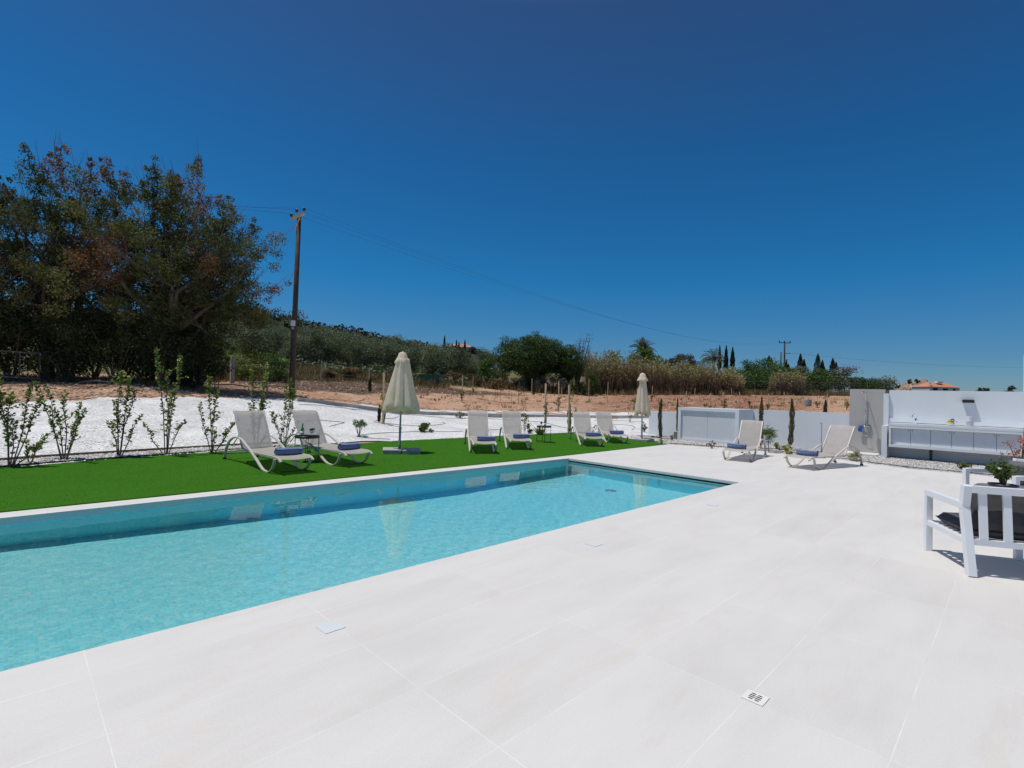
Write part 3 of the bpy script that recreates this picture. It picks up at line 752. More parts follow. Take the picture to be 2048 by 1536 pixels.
stones('bed_pebbles', 7000, f_hb, .01, .028, M['st_grey'], 24)
# the low concrete footing that crosses the gravel
kp = [T(596, 803), T(640, 807.5), T(700, 815), T(770, 824), T(860, 830), T(940, 832.5), T(1050, 834.5), T(1180, 836), T(1330, 837)]
k = MB(); k.strap([p+Vector((0, 0, .05)) for p in kp], (.3, .9, 0), .5, .24)
tag(k.build('concrete_footing', M['kerb']), 'low grey concrete footing strip crossing the white gravel', 'footing')

# ================================================================== WALLS, KITCHEN, SHOWER
def wall(name, label, boxes, mat, cat='wall'):
    b = MB()
    for a, c in boxes: b.box(a, c)
    return tag(b.build(name, mat), label, cat)
wall('boundary_wall', 'low white boundary wall behind the thin cypress saplings, open soil beyond', [((20.3, 4.03, -.2), (20.5, 8.3, 1.315)), ((20.3, 8.3, -.2), (20.5, 11.62, 1.065))], M['white'])
# pump cabinet
cb = thing('pump_cabinet', 'white rendered cabinet with two flush doors against the low wall', 'cabinet', (0, 0, 0))
b = MB(); X0, Y0, Y1, Z1 = 18.9, 7.17, 9.54, 1.31
b.box((X0, Y0, -.1), (20.29, Y0+.14, Z1)); b.box((X0, Y1-.12, -.1), (20.29, Y1, Z1)); b.box((X0+.005, Y0+.14, Z1-.12), (20.29, Y1-.12, Z1-.002)); b.box((X0+.005, Y0+.14, -.1), (20.29, Y1-.12, .1)); b.box((20.1, Y0+.14, .1), (20.285, Y1-.12, Z1-.12))
b.build('body', M['white'], cb)
ym = (Y0+Y1)/2+.01
for a, c in ((Y0+.146, ym-.003), (ym+.003, Y1-.126)):
    q = MB(); q.box((X0+.055, a, .104), (X0+.085, c, Z1-.124), bev=.004); dr = q.build('door', M['door'], cb)
    yy = ym-.05 if c < ym else ym+.05
    q = MB(); q.box((X0+.045, yy-.008, 1.08), (X0+.055, yy+.008, 1.12)); q.build('handle', M['steel'], dr)
# outdoor kitchen: wall, shelf ledge, floating counter
wall('kitchen_wall', 'tall white wall behind the outdoor kitchen counter', [((20.0, -.6, -.2), (20.22, 2.905, 2.11)), ((19.93, -.6, 1.1), (19.998, 2.9, 1.225)), ((19.905, 2.905, -.2), (20.24, 3.04, 2.0))], M['white'])
kt = thing('outdoor_kitchen', 'long white outdoor kitchen counter with flush doors, floating above the gravel', 'kitchen counter')
b = MB(); KX = 19.4; a0, a1 = -.12, 2.82
b.box((KX, a0, 1.0), (19.925, a1, 1.08)); b.build('worktop', M['white'], kt)
b = MB(); b.box((KX+.004, a1-.05, .34), (19.92, a1-.003, .998)); b.box((KX+.004, a0+.003, .34), (19.92, a0+.05, .998)); b.box((KX+.004, a0+.05, .34), (19.92, a1-.05, .425)); b.box((KX+.004, a0+.05, .925), (KX+.06, a1-.05, .998)); b.box((19.8, a0+.05, .425), (19.92, a1-.05, .998))
b.build('carcass', M['white'], kt)
n = 6; yy = [a0+.05+(a1-a0-.1)*i/n for i in range(n+1)]
for i in range(n):
    q = MB(); q.box((KX+.10, yy[i]+.004, .43), (KX+.12, yy[i+1]-.004, .92), bev=.003); dr = q.build('door', M['door'], kt)
    q = MB(); yh = yy[i+1]-.05 if i % 2 == 0 else yy[i]+.05
    q.box((KX+.09, yh-.006, .84), (KX+.10, yh+.006, .9)); q.build('handle', M['steel'], dr)
b = MB(); b.box((KX+.28, 1.83-.035, -.1), (KX+.35, 1.83+.035, .338)); b.build('leg', M['black'], kt)
wall('counter_pier', 'short white pier at the shower end of the kitchen counter', [((19.38, 2.86, -.2), (19.9, 3.0, .985))], M['white'], 'pier')
# tap
tp = thing('kitchen_tap', 'slim chrome swan-neck tap standing on the white counter', 'tap', (19.7, 2.2, 1.08))
b = MB(); b.tube([(0, 0, 0), (0, 0, .2)], .024, 12); b.build('body', M['chrome'], tp, smooth=True)
b = MB(); b.tube([(0, 0, .2)]+[(-.09+.09*math.cos(t), .03*(1-math.cos(t)), .2+.1*math.sin(t)) for t in np.linspace(0, PI, 9)]+[(-.18, .06, .17)], .011, 10); b.build('spout', M['chrome'], tp, smooth=True)
b = MB(); b.tube([(0, -.02, .12), (0, -.075, .135)], .008, 8); b.build('lever', M['chrome'], tp, smooth=True)
# wall lamp and its shadow caster
lp = thing('wall_lamp', 'black rectangular wall lamp high on the white kitchen wall', 'lamp', (20.0, 1.02, 1.81))
b = MB(); b.box((-.14, -.13, -.045), (-.003, .13, .045), bev=.006); b.build('housing', M['black'], lp)
b = MB(); b.box((-.12, -.11, -.052), (-.02, .11, -.046)); b.build('diffuser', M['lid'], lp)
# stack of white dishes
st = thing('dish_stack', 'stack of white plates and smaller bowls on the kitchen counter', 'crockery', (19.68, .97, 1.08))
for i in range(7):
    b = MB(); b.lathe([(.05, i*.022), (.075, i*.022), (.105, i*.022+.017), (.10, i*.022+.02), (.06, i*.022+.006)], 24); b.build('plate', M['white2'], st, smooth=True)
for i in range(5):
    z0 = .165+i*.024; b = MB(); b.lathe([(.035, z0), (.055, z0), (.075, z0+.03), (.07, z0+.03), (.045, z0+.006)], 24); b.build('bowl', M['white2'], st, smooth=True)
bk = thing('fruit_bowl', 'small glass bowl of yellow fruit and green leaves on the counter', 'fruit bowl', (19.66, 1.40, 1.08))
b = MB(); b.lathe([(.04, 0), (.06, .004), (.10, .06), (.096, .06), (.055, .01)], 20); b.build('bowl', M['white2'], bk, smooth=True)
rd = random.Random(2)
for i in range(8):
    a = i*PI/3; r = .055 if i < 6 else .015; z = .07 if i < 6 else .13
    b = MB(); b.lathe([(.004, -.04), (.03, -.028), (.04, 0), (.03, .028), (.004, .042)], 12, c=(r*math.cos(a), r*math.sin(a))); o = b.build('fruit', M['yellow'], bk, smooth=True); o.location.z = z
rg = np.random.default_rng(4); leaf_obj('leaves', np.c_[rg.normal(0, .03, 26), rg.normal(-.06, .04, 26), rg.uniform(.06, .2, 26)], .06, M['l_green'], bk, rg)
# shower
wall('shower_wall', 'beige stone slab wall carrying the outdoor shower', [((20.2, 3.05, -.2), (20.36, 4.02, 2.14))], M['stone'])
b = MB(); b.box((19.45, 3.13, -.1), (20.195, 4.06, .045), bev=.008); tag(b.build('shower_tray', M['deck']), 'pale stone shower tray on the gravel under the shower', 'shower tray')
sh = thing('outdoor_shower', 'chrome outdoor shower column with round overhead rose and hand hose', 'shower', (20.2, 3.57, 0))
b = MB(); b.tube([(-.06, 0, .92), (-.06, 0, 1.98), (-.075, 0, 2.03), (-.12, 0, 2.05), (-.40, 0, 2.05), (-.43, 0, 2.02)], .0125, 10); b.build('riser', M['chrome'], sh, smooth=True)
b = MB(); b.lathe([(.02, 2.03), (.03, 2.015), (.11, 2.005), (.11, 1.995), (.02, 1.994)], 24, c=(-.43, 0)); b.build('rose', M['chrome'], sh, smooth=True)
b = MB(); b.tube([(-.06, -.12, .9), (-.06, .12, .9)], .022, 12); b.tube([(-.06, -.07, .9), (-.003, -.07, .9)], .014, 8); b.tube([(-.06, .07, .9), (-.003, .07, .9)], .014, 8); b.build('mixer', M['chrome'], sh, smooth=True)
b = MB(); b.tube([(-.06, 0, 1.3), (-.1, 0, 1.32)], .012, 8); b.tube([(-.1, -.02, 1.22), (-.12, -.02, 1.40)], .012, 8); b.tube([(-.10, -.02, 1.405), (-.16, -.02, 1.38)], .03, 12); b.build('hand_set', M['chrome'], sh, smooth=True)
b = MB(); b.tube([(-.1, -.02, 1.22), (-.09, -.05, 1.0), (-.09, -.08, .7), (-.1, -.12, .62), (-.1, -.02, .60), (-.09, .06, .64), (-.07, .03, .88)], .007, 8); b.build('hose', M['chrome'], sh, smooth=True)
for z in (1.02, 1.75):
    b = MB(); b.tube([(-.06, 0, z), (-.002, 0, z)], .012, 8); b.build('bracket', M['chrome'], sh, smooth=True)
b = MB()
b.strap([(-.085, .09, .925), (-.09, .12, .86), (-.085, .125, .72)], (0, 1, .2), .12, .02); b.strap([(-.09, .13, .92), (-.10, .155, .82)], (.3, 1, 0), .07, .03)
tag(b.build('blue_cloth', M['blue_cloth'], None, loc=(20.2, 3.57, 0)), 'small blue cloth hanging from the shower mixer', 'cloth')
# pale pier at the frame edge beyond the counter
wall('house_pier', 'tall pale rendered pier rising beyond the end of the kitchen wall', [((19.36, -.75, -.2), (19.99, -.135, 1.3)), ((20.23, -.9, -.2), (20.6, -.115, 3.15))], M['white'], 'pier')
# thin pale irrigation riser in front of the low wall
b = MB(); b.tube([(19.2, 4.6, -.02), (19.2, 4.6, .95)], .012, 8); b.tube([(19.2, 4.6, .93), (19.2, 4.63, .98)], .018, 8)
tag(b.build('standpipe', M['steel']), 'thin grey garden standpipe before the low white wall', 'pipe')

# ================================================================== FURNITURE
def make_lounger():
    """local +y runs from the foot end to the back; origin between the two front curves on the ground"""
    t = thing('sun_lounger', 'x', 'sun lounger', group='beige sling sun loungers')
    side = [(2.22, .005), (2.20, .10), (2.13, .24), (2.0, .38), (1.84, .46), (1.66, .505), (1.48, .51), (1.28, .475), (1.08, .40), (.86, .32), (.66, .235), (.48, .15), (.32, .07),
            (.2, .025), (.08, .01), (-.04, .012), (-.14, .045), (-.22, .11), (-.27, .19), (-.295, .265)]
    for sx in (-1, 1):
        x = sx*.325
        b = MB(); b.strap([(x, q, z) for q, z in side], (1, 0, 0), .05, .02); o = b.build('side_frame', M['frame'], t)
        b = MB(); b.box((x-.03, 2.195, -.002), (x+.03, 2.245, .035)); b.build('foot_cap', M['rubber'], o)
        b = MB(); b.strap([(sx*.29, 1.42, .285), (sx*.29, .8, .283), (sx*.29, .1, .287), (sx*.29, -.25, .29), (sx*.29, -.38, .275), (sx*.29, -.455, .23)], (1, 0, 0), .045, .03); b.build('seat_rail', M['frame'], t)
        b = MB(); b.strap([(sx*.285, 1.36, .30), (sx*.285, 1.51, .50), (sx*.285, 1.68, .74), (sx*.285, 1.80, .91), (sx*.285, 1.86, .985), (sx*.285, 1.93, 1.015)], (1, 0, 0), .03, .03); b.build('back_rail', M['frame'], t)
        b = MB(); b.tube([(sx*.26, 1.58, .60), (sx*.26, 1.98, .30)], .011, 8); b.build('prop_arm', M['frame'], t, smooth=True)
    for q, z in ((2.18, .13), (.3, .262), (1.3, .262), (1.62, .262)):
        b = MB(); b.beam((-.31, q, z), (.31, q, z), .03, .02); b.build('cross_bar', M['frame'], t)
    b = MB(); b.tube([(-.285, 1.93, 1.015), (.285, 1.93, 1.015)], .014, 8); b.build('cross_bar', M['frame'], t, smooth=True)
    def sling(path, w, sag):
        b = MB(); n = 12; m = len(path)
        for q, z in path:
            for i in range(n+1):
                u = -1+2*i/n; b.v.append((u*w, q, z-sag*(1-u*u)))
        for j in range(m-1):
            for i in range(n):
                a = j*(n+1)+i; b.f.append((a, a+1, a+n+2, a+n+1)); b.mi.append(0)
        return b
    sling([(1.36, .305), (1.1, .302), (.8, .300), (.5, .302), (.2, .305), (-.05, .309), (-.25, .31), (-.36, .30), (-.43, .272)], .27, .018).build('seat_sling', M['sling'], t, smooth=True)
    sling([(1.37, .31), (1.45, .42), (1.54, .545), (1.64, .69), (1.735, .825), (1.815, .94), (1.86, 1.0), (1.92, 1.032), (1.95, 1.02)], .272, .014).build('back_sling', M['sling'], t, smooth=True)
    return t
def make_towel():
    b = MB(); n = 34; prof = []
    for i in range(n+1):
        a = i/n*2*PI*2.4; r = .022+.055*i/n; prof.append((r*math.cos(a), r*math.sin(a)))
    m = 8
    for j in range(m+1):
        x = -.235+.47*j/m
        for i, (y, z) in enumerate(prof): b.v.append((x+.006*math.sin(i*1.3)*(j in (0, m)), y, z+.075+.003*math.sin(j*2.1+i*.4)))
    for j in range(m):
        for i in range(n):
            a = j*(n+1)+i; b.f.append((a, a+1, a+n+2, a+n+1)); b.mi.append(0)
    # closed outer skin so the roll has a body
    b.tube([(-.228, 0, .075), (.228, 0, .075)], .066, 24)
    o = b.build('rolled_towel', M['towel'], smooth=True); return tag(o, 'x', 'towel', 'rolled blue towels on the loungers')
LOUNGERS = [  # front feet midpoint, direction of the foot end, label, towel offset
 ((3.69, 9.53), .04, 'sun lounger on the lawn nearest the tall hedge shrubs, beside the black table with glasses', (.03, -.03)),
 ((5.02, 9.79), .07, 'sun lounger on the lawn between the black table and the near stone parasol base', (.05, .0)),
 ((9.01, 10.05), -.63, 'sun lounger facing the pool, just beyond the near cream parasol', (.08, -.02)),
 ((10.56, 10.24), -.66, 'sun lounger facing the pool, immediately on the parasol side of the farther table', (.08, -.02)),
 ((13.45, 9.76), -.74, 'sun lounger on the lawn just past the farther table and thin cypress sapling', (.06, .0)),
 ((15.23, 9.98), -.71, 'sun lounger on the lawn nearest the far parasol', (.02, .0)),
 ((14.04, 5.32), -1.40, 'sun lounger on the stone paving in front of the white pump cabinet end', (-.06, .05)),
 ((13.93, 3.66), -1.77, 'sun lounger on the stone paving in front of the beige shower wall', (.0, .05)),
]
TL = ['rolled blue towel on the lounger nearest the hedge shrubs', 'rolled blue towel on the lounger between black table and near parasol base',
      'rolled blue towel on the lounger just beyond the near parasol', 'rolled blue towel on the lounger beside the farther black table',
      'rolled blue towel on the lounger behind the pool corner, past the farther table', 'rolled blue towel on the lounger nearest the far parasol',
      'rolled blue towel on the paving lounger before the pump cabinet', 'rolled blue towel on the paving lounger before the shower wall']
L0, W0 = make_lounger(), make_towel()
for i, ((x, y), rz, lb, (tx, ty)) in enumerate(LOUNGERS):
    o = L0 if i == 0 else copy_tree(L0)
    o.location = (x, y, .012 if i < 6 else .001); o.rotation_euler = (0, 0, rz); o['label'] = lb
    w = W0 if i == 0 else W0.copy()
    if i: COL.objects.link(w)
    q = Vector((tx, ty, .285)); c, s = math.cos(rz), math.sin(rz)
    w.location = (x+q.x*c-q.y*s, y+q.x*s+q.y*c, o.location.z+q.z); w.rotation_euler = (0, 0, rz+(.06 if i % 2 else -.05)); w['label'] = TL[i]

# side tables
def side_table(x, y, z, label, rot):
    t = thing('side_table', label, 'side table', (x, y, z), rot, 'black tray side tables')
    b = MB(); b.lathe([(.02, .505), (.235, .505), (.235, .53), (.245, .545), (.25, .54), (.245, .515), (.24, .497), (.02, .497)], 40); b.build('tray', M['black'], t, smooth=False)
    for k_ in range(4):
        a = PI/4+k_*PI/2; b = MB(); b.tube([(.232*math.cos(a), .232*math.sin(a), 0), (.232*math.cos(a), .232*math.sin(a), .50)], .0085, 8); b.build('leg', M['black'], t, smooth=True)
    b = MB(); b.tube([(.232*math.cos(a), .232*math.sin(a), .03) for a in np.linspace(PI/4, PI/4+PI, 14)], .007, 6); b.build('floor_ring', M['black'], t, smooth=True)
    return t
side_table(4.50, 10.55, .012, 'round black side table with tall bottle and glasses between the two nearest loungers', .3)
side_table(12.87, 11.3, .012, 'round black side table standing on the lawn between the far pairs of loungers', .1)
def bottle(x, y, z, label):
    o = thing('bottle', label, 'bottle', (x, y, z))
    b = MB(); b.lathe([(.002, .004), (.036, 0), (.038, .01), (.038, .15), (.033, .18), (.015, .215), (.0135, .27), (.015, .272), (.015, .285)], 20); b.build('glass_body', M['bottle'], o, smooth=True)
    b = MB(); b.lathe([(.0152, .262), (.0165, .262), (.0165, .30), (.002, .302)], 14); b.build('cap', M['alu'], o, smooth=True)
    b = MB(); b.lathe([(.0385, .06), (.0385, .125)], 20); b.build('paper_band', M['white2'], o, smooth=True)
def wine_glass(x, y, z, label, g):
    o = tag(None or MB().lathe([(.033, 0), (.033, .003), (.005, .006), (.004, .085), (.02, .10), (.037, .13), (.034, .185), (.032, .185), (.034, .13), (.016, .104), (.001, .10)], 20).build('wine_glass', M['glass'], smooth=True, loc=(x, y, z)), label, 'glass', g)
bottle(4.42, 10.62, .518, 'green glass bottle on the black table between the two nearest loungers')
wine_glass(4.56, 10.5, .518, 'stemmed clear glass beside the bottle on the nearer black table', 'clear stemmed glasses')
wine_glass(4.64, 10.6, .518, 'stemmed clear glass beside the bottle on the nearer black table', 'clear stemmed glasses')
bottle(12.92, 11.3, .518, 'green glass bottle on the farther black table')
wine_glass(12.78, 11.34, .518, 'stemmed clear glass on the farther black table', None)

# parasols
def parasol(name_label, x, y, z, lean, Rb, zb, zt, lobes, seed, phase):
    rd = random.Random(seed)
    t = thing('parasol', name_label, 'parasol', (x, y, z), 0, 'closed cream parasols'); t.rotation_euler = (lean[0], lean[1], phase)
    b = MB(); b.tube([(0, 0, 0), (0, 0, zt-.05)], .024, 16); b.build('pole', M['alu'], t, smooth=True)
    b = MB(); b.tube([(0, 0, 0), (0, 0, .55)], .031, 16); b.tube([(0, 0, .5), (.07, 0, .52)], .012, 8); b.build('socket_tube', M['alu'], t, smooth=True)
    am = [rd.uniform(.18, .34) for _ in range(lobes)]; ph = [rd.uniform(-.25, .25) for _ in range(lobes)]
    def fn(r, z, w, i):
        k_ = int(w/(2*PI)*lobes) % lobes; fr = (z-zb)/(zt-zb)
        a = am[k_]*(1.0-.45*fr)
        tri = 1-abs(2*((w/(2*PI)*lobes) % 1.0)-1); sw = .45*tri+.55*tri**.5
        return r*(1 - 1.15*a + a*sw*2.0 + .05*math.sin(w*3+z*2.2) + .035*math.sin(w*19+z*5)*sw)
    zv = zt-.27
    prof = [(Rb*.98, zb), (Rb*1.0, zb+.05), (Rb*.98, zb+.12)] + [(Rb*(.98-.62*((s_/14)**.9)), zb+.12+(zv+.10-zb-.12)*s_/14) for s_ in range(1, 15)]
    b = MB(); b.lathe(prof, lobes*10, fn=fn); o = b.build('canopy', M['canvas'], t, smooth=True)
    # uneven hem
    for v in o.data.vertices:
        if v.co.z < zb+.2:
            w = math.atan2(v.co.y, v.co.x); v.co.z += (.06*math.sin(w*2+1)+.035*math.sin(w*5))*(1-(v.co.z-zb)/.25)
    def fv(r, z, w, i): return r*(1-.16*abs(math.sin(w*3+.4))*(1 if i < 5 else .3))
    b = MB(); b.lathe([(.17, zv-.015), (.205, zv-.03), (.205, zv+.0), (.165, zv+.07), (.12, zv+.15), (.10, zv+.22), (.075, zv+.25), (.02, zv+.262)], 64, fn=fv); b.build('vent_cap', M['canvas'], t, smooth=True)
    b = MB(); b.tube([(0, 0, zt-.05), (0, 0, zt+.012)], .018, 10); b.build('finial', M['canvas'], t, smooth=True)
    b = MB(); b.strap([(Rb*.93*math.cos(.5), Rb*.93*math.sin(.5), zb+.35), (Rb*1.05*math.cos(.5), Rb*1.05*math.sin(.5), zb+.18), (Rb*.95*math.cos(.55), Rb*.95*math.sin(.55), zb+.05)], (0, 0, 1), .05, .006); b.build('tie_strap', M['canvas'], t)
    return t
parasol('larger closed cream parasol with flared folds standing near the first loungers', 7.08, 11.05, .1, (-.03, .035), .385, .98, 2.47, 8, 4, .4)
parasol('slim closed cream parasol standing at the far corner of the lawn', 16.9, 9.95, .08, (-.02, .02), .25, .93, 2.48, 8, 9, .2)
def slab_base(cx_, cy_, rz, slabs, label):
    t = thing('paving_slabs', label, 'slabs', (cx_, cy_, .012), rz)
    for (x, y, z0, sx, sy, sz) in slabs:
        b = MB(); b.box((x-sx/2, y-sy/2, z0), (x+sx/2, y+sy/2, z0+sz), bev=.008); b.build('slab', M['conc'], t)
slab_base(7.10, 10.98, -.55, [(-.24, -.01, 0, .44, .66, .10), (.24, .0, 0, .44, .66, .095)], 'pair of grey concrete slabs weighing down the larger parasol')
slab_base(16.9, 9.9, .2, [(-.2, 0, 0, .38, .6, .08), (.2, 0, 0, .38, .6, .085)], 'grey concrete slabs at the foot of the far slim parasol')

# garden armchairs
def armchair(label, x, y, f, pillow):
    """f: seat direction; origin midway between the front legs"""
    rz = math.atan2(f[1], f[0]) - PI/2
    t = thing('garden_armchair', label, 'armchair', (x, y, 0.001), rz, 'white metal garden armchairs')
    w = .385
    for sx in (-1, 1):
        b = MB(); X = sx*w
        b.box((X-.03, -.06, 0), (X+.03, .0, .65), bev=.003); b.build('leg', M['white2'], t)
        b = MB(); b.beam((X, -.90, 0), (X, -.765, .62), .06, .075, (0, 1, 0)); b.beam((X, -.765, .60), (X, -.80, .82), .06, .07, (0, 1, 0)); b.build('leg', M['white2'], t)
        b = MB(); b.box((X-.032, -.80, .592), (X+.032, -.055, .655), bev=.003); b.build('arm', M['white2'], t)
        b = MB(); b.box((X-.022, -.84, .275), (X+.022, -.055, .325)); b.build('seat_rail', M['white2'], t)
    b = MB(); b.box((-w+.03, -.052, .275), (w-.03, -.012, .325)); b.build('front_rail', M['white2'], t)
    b = MB(); b.box((-w+.03, -.86, .28), (w-.03, -.82, .335)); b.build('back_rail', M['white2'], t)
    b = MB(); b.box((-w+.031, -.842, .757), (w-.031, -.768, .82)); b.build('top_rail', M['white2'], t)
    for i in range(4):
        cx_ = -w+.115+i*(2*w-.23)/3
        b = MB(); b.beam((cx_, -.845, .336), (cx_, -.812, .756), .062, .022, (0, 1, 0)); b.build('back_slat', M['white2'], t)
    for i in range(7):
        y0 = -.75+i*.1; b = MB(); b.box((-w+.025, y0, .30), (w-.025, y0+.055, .318)); b.build('seat_slat', M['white2'], t)
    def cushion(nm, sx, sy, sz, loc, rx, mat, nn=12):
        b = MB()
        for side in (1, -1):
            base = len(b.v)
            for j in range(nn+1):
                for i in range(nn+1):
                    u, v = -1+2*i/nn, -1+2*j/nn; e = (1-abs(u)**8)*(1-abs(v)**8)
                    b.v.append((u*sx/2*(1-.03*v*v), v*sy/2*(1-.03*u*u), side*sz/2*(.25*min(1, e*6)+.75*e**.45) + .004*math.sin(u*7)*math.sin(v*6)))
            for j in range(nn):
                for i in range(nn):
                    a = base+j*(nn+1)+i; q = (a, a+1, a+nn+2, a+nn+1); b.f.append(q if side > 0 else q[::-1]); b.mi.append(0)
        o = b.build(nm, mat, t, smooth=True); o.location = loc; o.rotation_euler = (rx, 0, 0)
    cushion('seat_cushion', .70, .70, .13, (0, -.40, .385), 0, pillow)
    cushion('back_cushion', .70, .42, .15, (0, -.67, .60), 1.32, pillow)
    return t
fdir = Vector((.83, .41)).normalized(); rdir = Vector((fdir.y, -fdir.x))
fl_ = Vector((7.15, .69)); c1 = fl_ + rdir*.385 - fdir*.0
armchair('white metal armchair with charcoal cushions seen from behind, nearest the pool edge', c1.x, c1.y, fdir, M['cushion'])
f2 = Vector((-.70, .714)).normalized()
armchair('white metal armchair with grey cushions facing the pool beyond the potted plant', 10.08, .30, f2, M['cushion2'])
# coffee table with planter between the armchairs
ct = thing('coffee_table', 'low white coffee table between the two white armchairs', 'coffee table', (8.95, -.02, 0), .45)
b = MB(); b.box((-.42, -.3, .37), (.42, .3, .41), bev=.004); b.build('tabletop', M['white2'], ct)
for sx in (-1, 1):
    for sy in (-1, 1):
        b = MB(); b.box((sx*.39-.025, sy*.27-.025, 0), (sx*.39+.025, sy*.27+.025, .368)); b.build('leg', M['white2'], ct)
pp = thing('potted_plant', 'small leafy green plant in a dark pot on the coffee table', 'potted plant', (8.84, .12, .41))
b = MB(); b.lathe([(.07, 0), (.10, .0), (.135, .19), (.145, .19), (.145, .215), (.125, .215), (.12, .17), (.01, .165)], 24); b.build('pot', M['black'], pp, smooth=True)
rg = np.random.default_rng(12); rd = random.Random(12); tb = MB(); LP, LD = [], []
for i in range(17):
    a = rd.uniform(0, 2*PI); sp = rd.uniform(.03, .22); hh = rd.uniform(.18, .34) if i else .46
    e = Vector((sp*math.cos(a), sp*math.sin(a), .17+hh)); m1 = Vector((e.x*.3, e.y*.3, .17+hh*.55)); pts = [Vector((e.x*.08, e.y*.08, .16)), m1, e]
    tb.tube(pts, [.006, .005, .002], 5, cap=False)
    for k_ in range(26):
        s_ = rd.uniform(.35, 1); p = pts[0].lerp(m1, s_*2) if s_ < .5 else m1.lerp(e, s_*2-1)
        dv = Vector((rd.uniform(-1, 1), rd.uniform(-1, 1), rd.uniform(-.2, .6))).normalized(); LP.append(p+dv*.025); LD.append(dv)
tb.build('stem', M['stem'], pp)
leaf_obj('leaves', LP, .045*(.7+.6*rg.random(len(LP))), M['l_green'], pp, rg, .6, 0, None, LD)

# paving fittings
dr = thing('floor_drain', 'small square white floor drain with dark slots in the paving', 'drain', (2.80, .95, .001), 0); dr.scale = (.7, .7, 1)
b = MB(); b.box((-.075, -.075, 0), (.075, .075, .004)); b.build('plate', M['cream'], dr)
b = MB()
for i in range(4):
    for j in range(2):
        x = -.039+i*.026; y = (-.022 if j == 0 else .022); s_ = .014 if i in (0, 3) else .019; b.box((x-.0055, y-s_, .0042), (x+.0055, y+s_, .0052))
b.build('slot', M['dark'], dr)
for (x, y, lb) in ((1.53, 3.11, 'nearest'), (4.41, 3.13, 'middle'), (7.49, 3.2, 'farthest')):
    t = thing('skimmer_lid', f'{lb} of three pale square skimmer lids set in the poolside paving', 'skimmer lid', (x, y, .001), .02, 'skimmer lids along the pool')
    b = MB(); b.box((-.068, -.068, 0), (.068, .068, .0025)); b.build('lid', M['lid'], t)
    b = MB(); b.box((-.006, -.066, .0026), (.006, -.060, .0029)); b.build('grip_notch', M['lid'], t)
pd = MB(); pd.lathe([(.12, fl(7.5)+.004), (.12, fl(7.5)+.02), (.10, fl(7.5)+.028), (.01, fl(7.5)+.03)], 24, c=(9.0, 6.0)); o = pd.build('pool_drain', M['alu'], smooth=True); tag(o, 'round grey drain cover on the pool floor near the deep end', 'drain'); o.cycles.is_caustics_receiver = True

# ================================================================== HEDGE SHRUBS ALONG THE LAWN
def hedge_shrub(loc, tips, seed, label, nl=19, leaf=.078):
    rd = random.Random(seed); rg = np.random.default_rng(seed)
    t = thing('hedge_shrub', label, 'shrub', loc, 0, 'young hedge shrubs beside the lawn'); sb = MB(); LP, LD = [], []
    for (lx, hz) in tips:
        dp = rd.uniform(-.25, .25); e = Vector((RX*lx+FX*dp, RY*lx+FY*dp, hz)); b0 = Vector((e.x*.10, e.y*.10, -.03))
        m1 = b0.lerp(e, .4)+Vector((rd.uniform(-.05, .05), rd.uniform(-.05, .05), .03*hz)); m2 = b0.lerp(e, .75)+Vector((rd.uniform(-.05, .05), rd.uniform(-.05, .05), .02*hz))
        P_ = [b0, m1, m2, e]; sb.tube(P_, [.011, .0085, .006, .002], 6, cap=False)
        n = int(nl*hz*1.25)
        for k_ in range(n):
            s_ = .22+.78*(k_/n)**.8; q = s_*3; i = min(2, int(q)); p = P_[i].lerp(P_[i+1], q-i)
            if rd.random() < .16 and s_ < .8:      # short side shoot with its own leaves
                dv = Vector((rd.uniform(-1, 1), rd.uniform(-1, 1), rd.uniform(.2, 1))).normalized(); L = rd.uniform(.10, .26); sb.tube([p, p+dv*L], [.004, .0015], 4, cap=False)
                for m_ in range(6):
                    w = Vector((rd.uniform(-1, 1), rd.uniform(-1, 1), rd.uniform(-.2, .7))).normalized(); LP.append(p+dv*L*(.25+.15*m_)+w*leaf*.5); LD.append(w)
            for m_ in range(2):
                w = Vector((rd.uniform(-1, 1), rd.uniform(-1, 1), rd.uniform(0, 1.1))).normalized(); LP.append(p+w*leaf*.5); LD.append(w)
    sb.build('stem', M['stem'], t, smooth=True)
    leaf_obj('leaves', LP, leaf*(.65+.6*rg.random(len(LP))), M['l_hedge'], t, rg, .55, 0, None, LD)
HS = [((20, 931), [(-.25, 1.5), (-.05, 1.25), (.12, 1.45), (.26, 1.15), (.05, .8), (-.3, 1.2), (.38, .35)], 'hedge shrub at the frame edge, many upright leafy stems over white gravel'),
      ((130, 919), [(-.42, 1.42), (-.2, 1.3), (-.33, .95), (.22, .95), (.38, 1.12), (.08, .7), (-.62, 1.48)], 'hedge shrub with a wide forked V of stems before the white gravel'),
      ((238, 912), [(-.08, 1.75), (.06, 1.62), (.12, 1.4), (-.2, 1.15), (.36, .85), (-.16, .7)], 'narrow upright hedge shrub third from the frame edge'),
      ((333, 907), [(-.16, 2.25), (.04, 2.15), (.1, 1.8), (-.02, 1.4), (-.42, .65), (.3, .7)], 'tallest hedge shrub, two tall stems reaching above the soil bank'),
      ((425, 903), [(-.12, 1.72), (.06, 1.4), (-.2, 1.1), (.34, .62), (.48, .75), (.2, .5)], 'hedge shrub just beside the nearest lounger backrest, sparse pale leaves'),
      ((512, 897), [(-.15, 1.95), (.12, 2.1), (.28, 1.8), (-.3, 1.1), (.02, 1.3)], 'hedge shrub rising behind the nearest lounger backrest'),
      ((568, 893), [(-.12, 1.6), (.1, 1.75), (.22, 1.5), (-.28, .9), (.3, .65), (.0, .5)], 'hedge shrub standing behind the nearer black side table')]
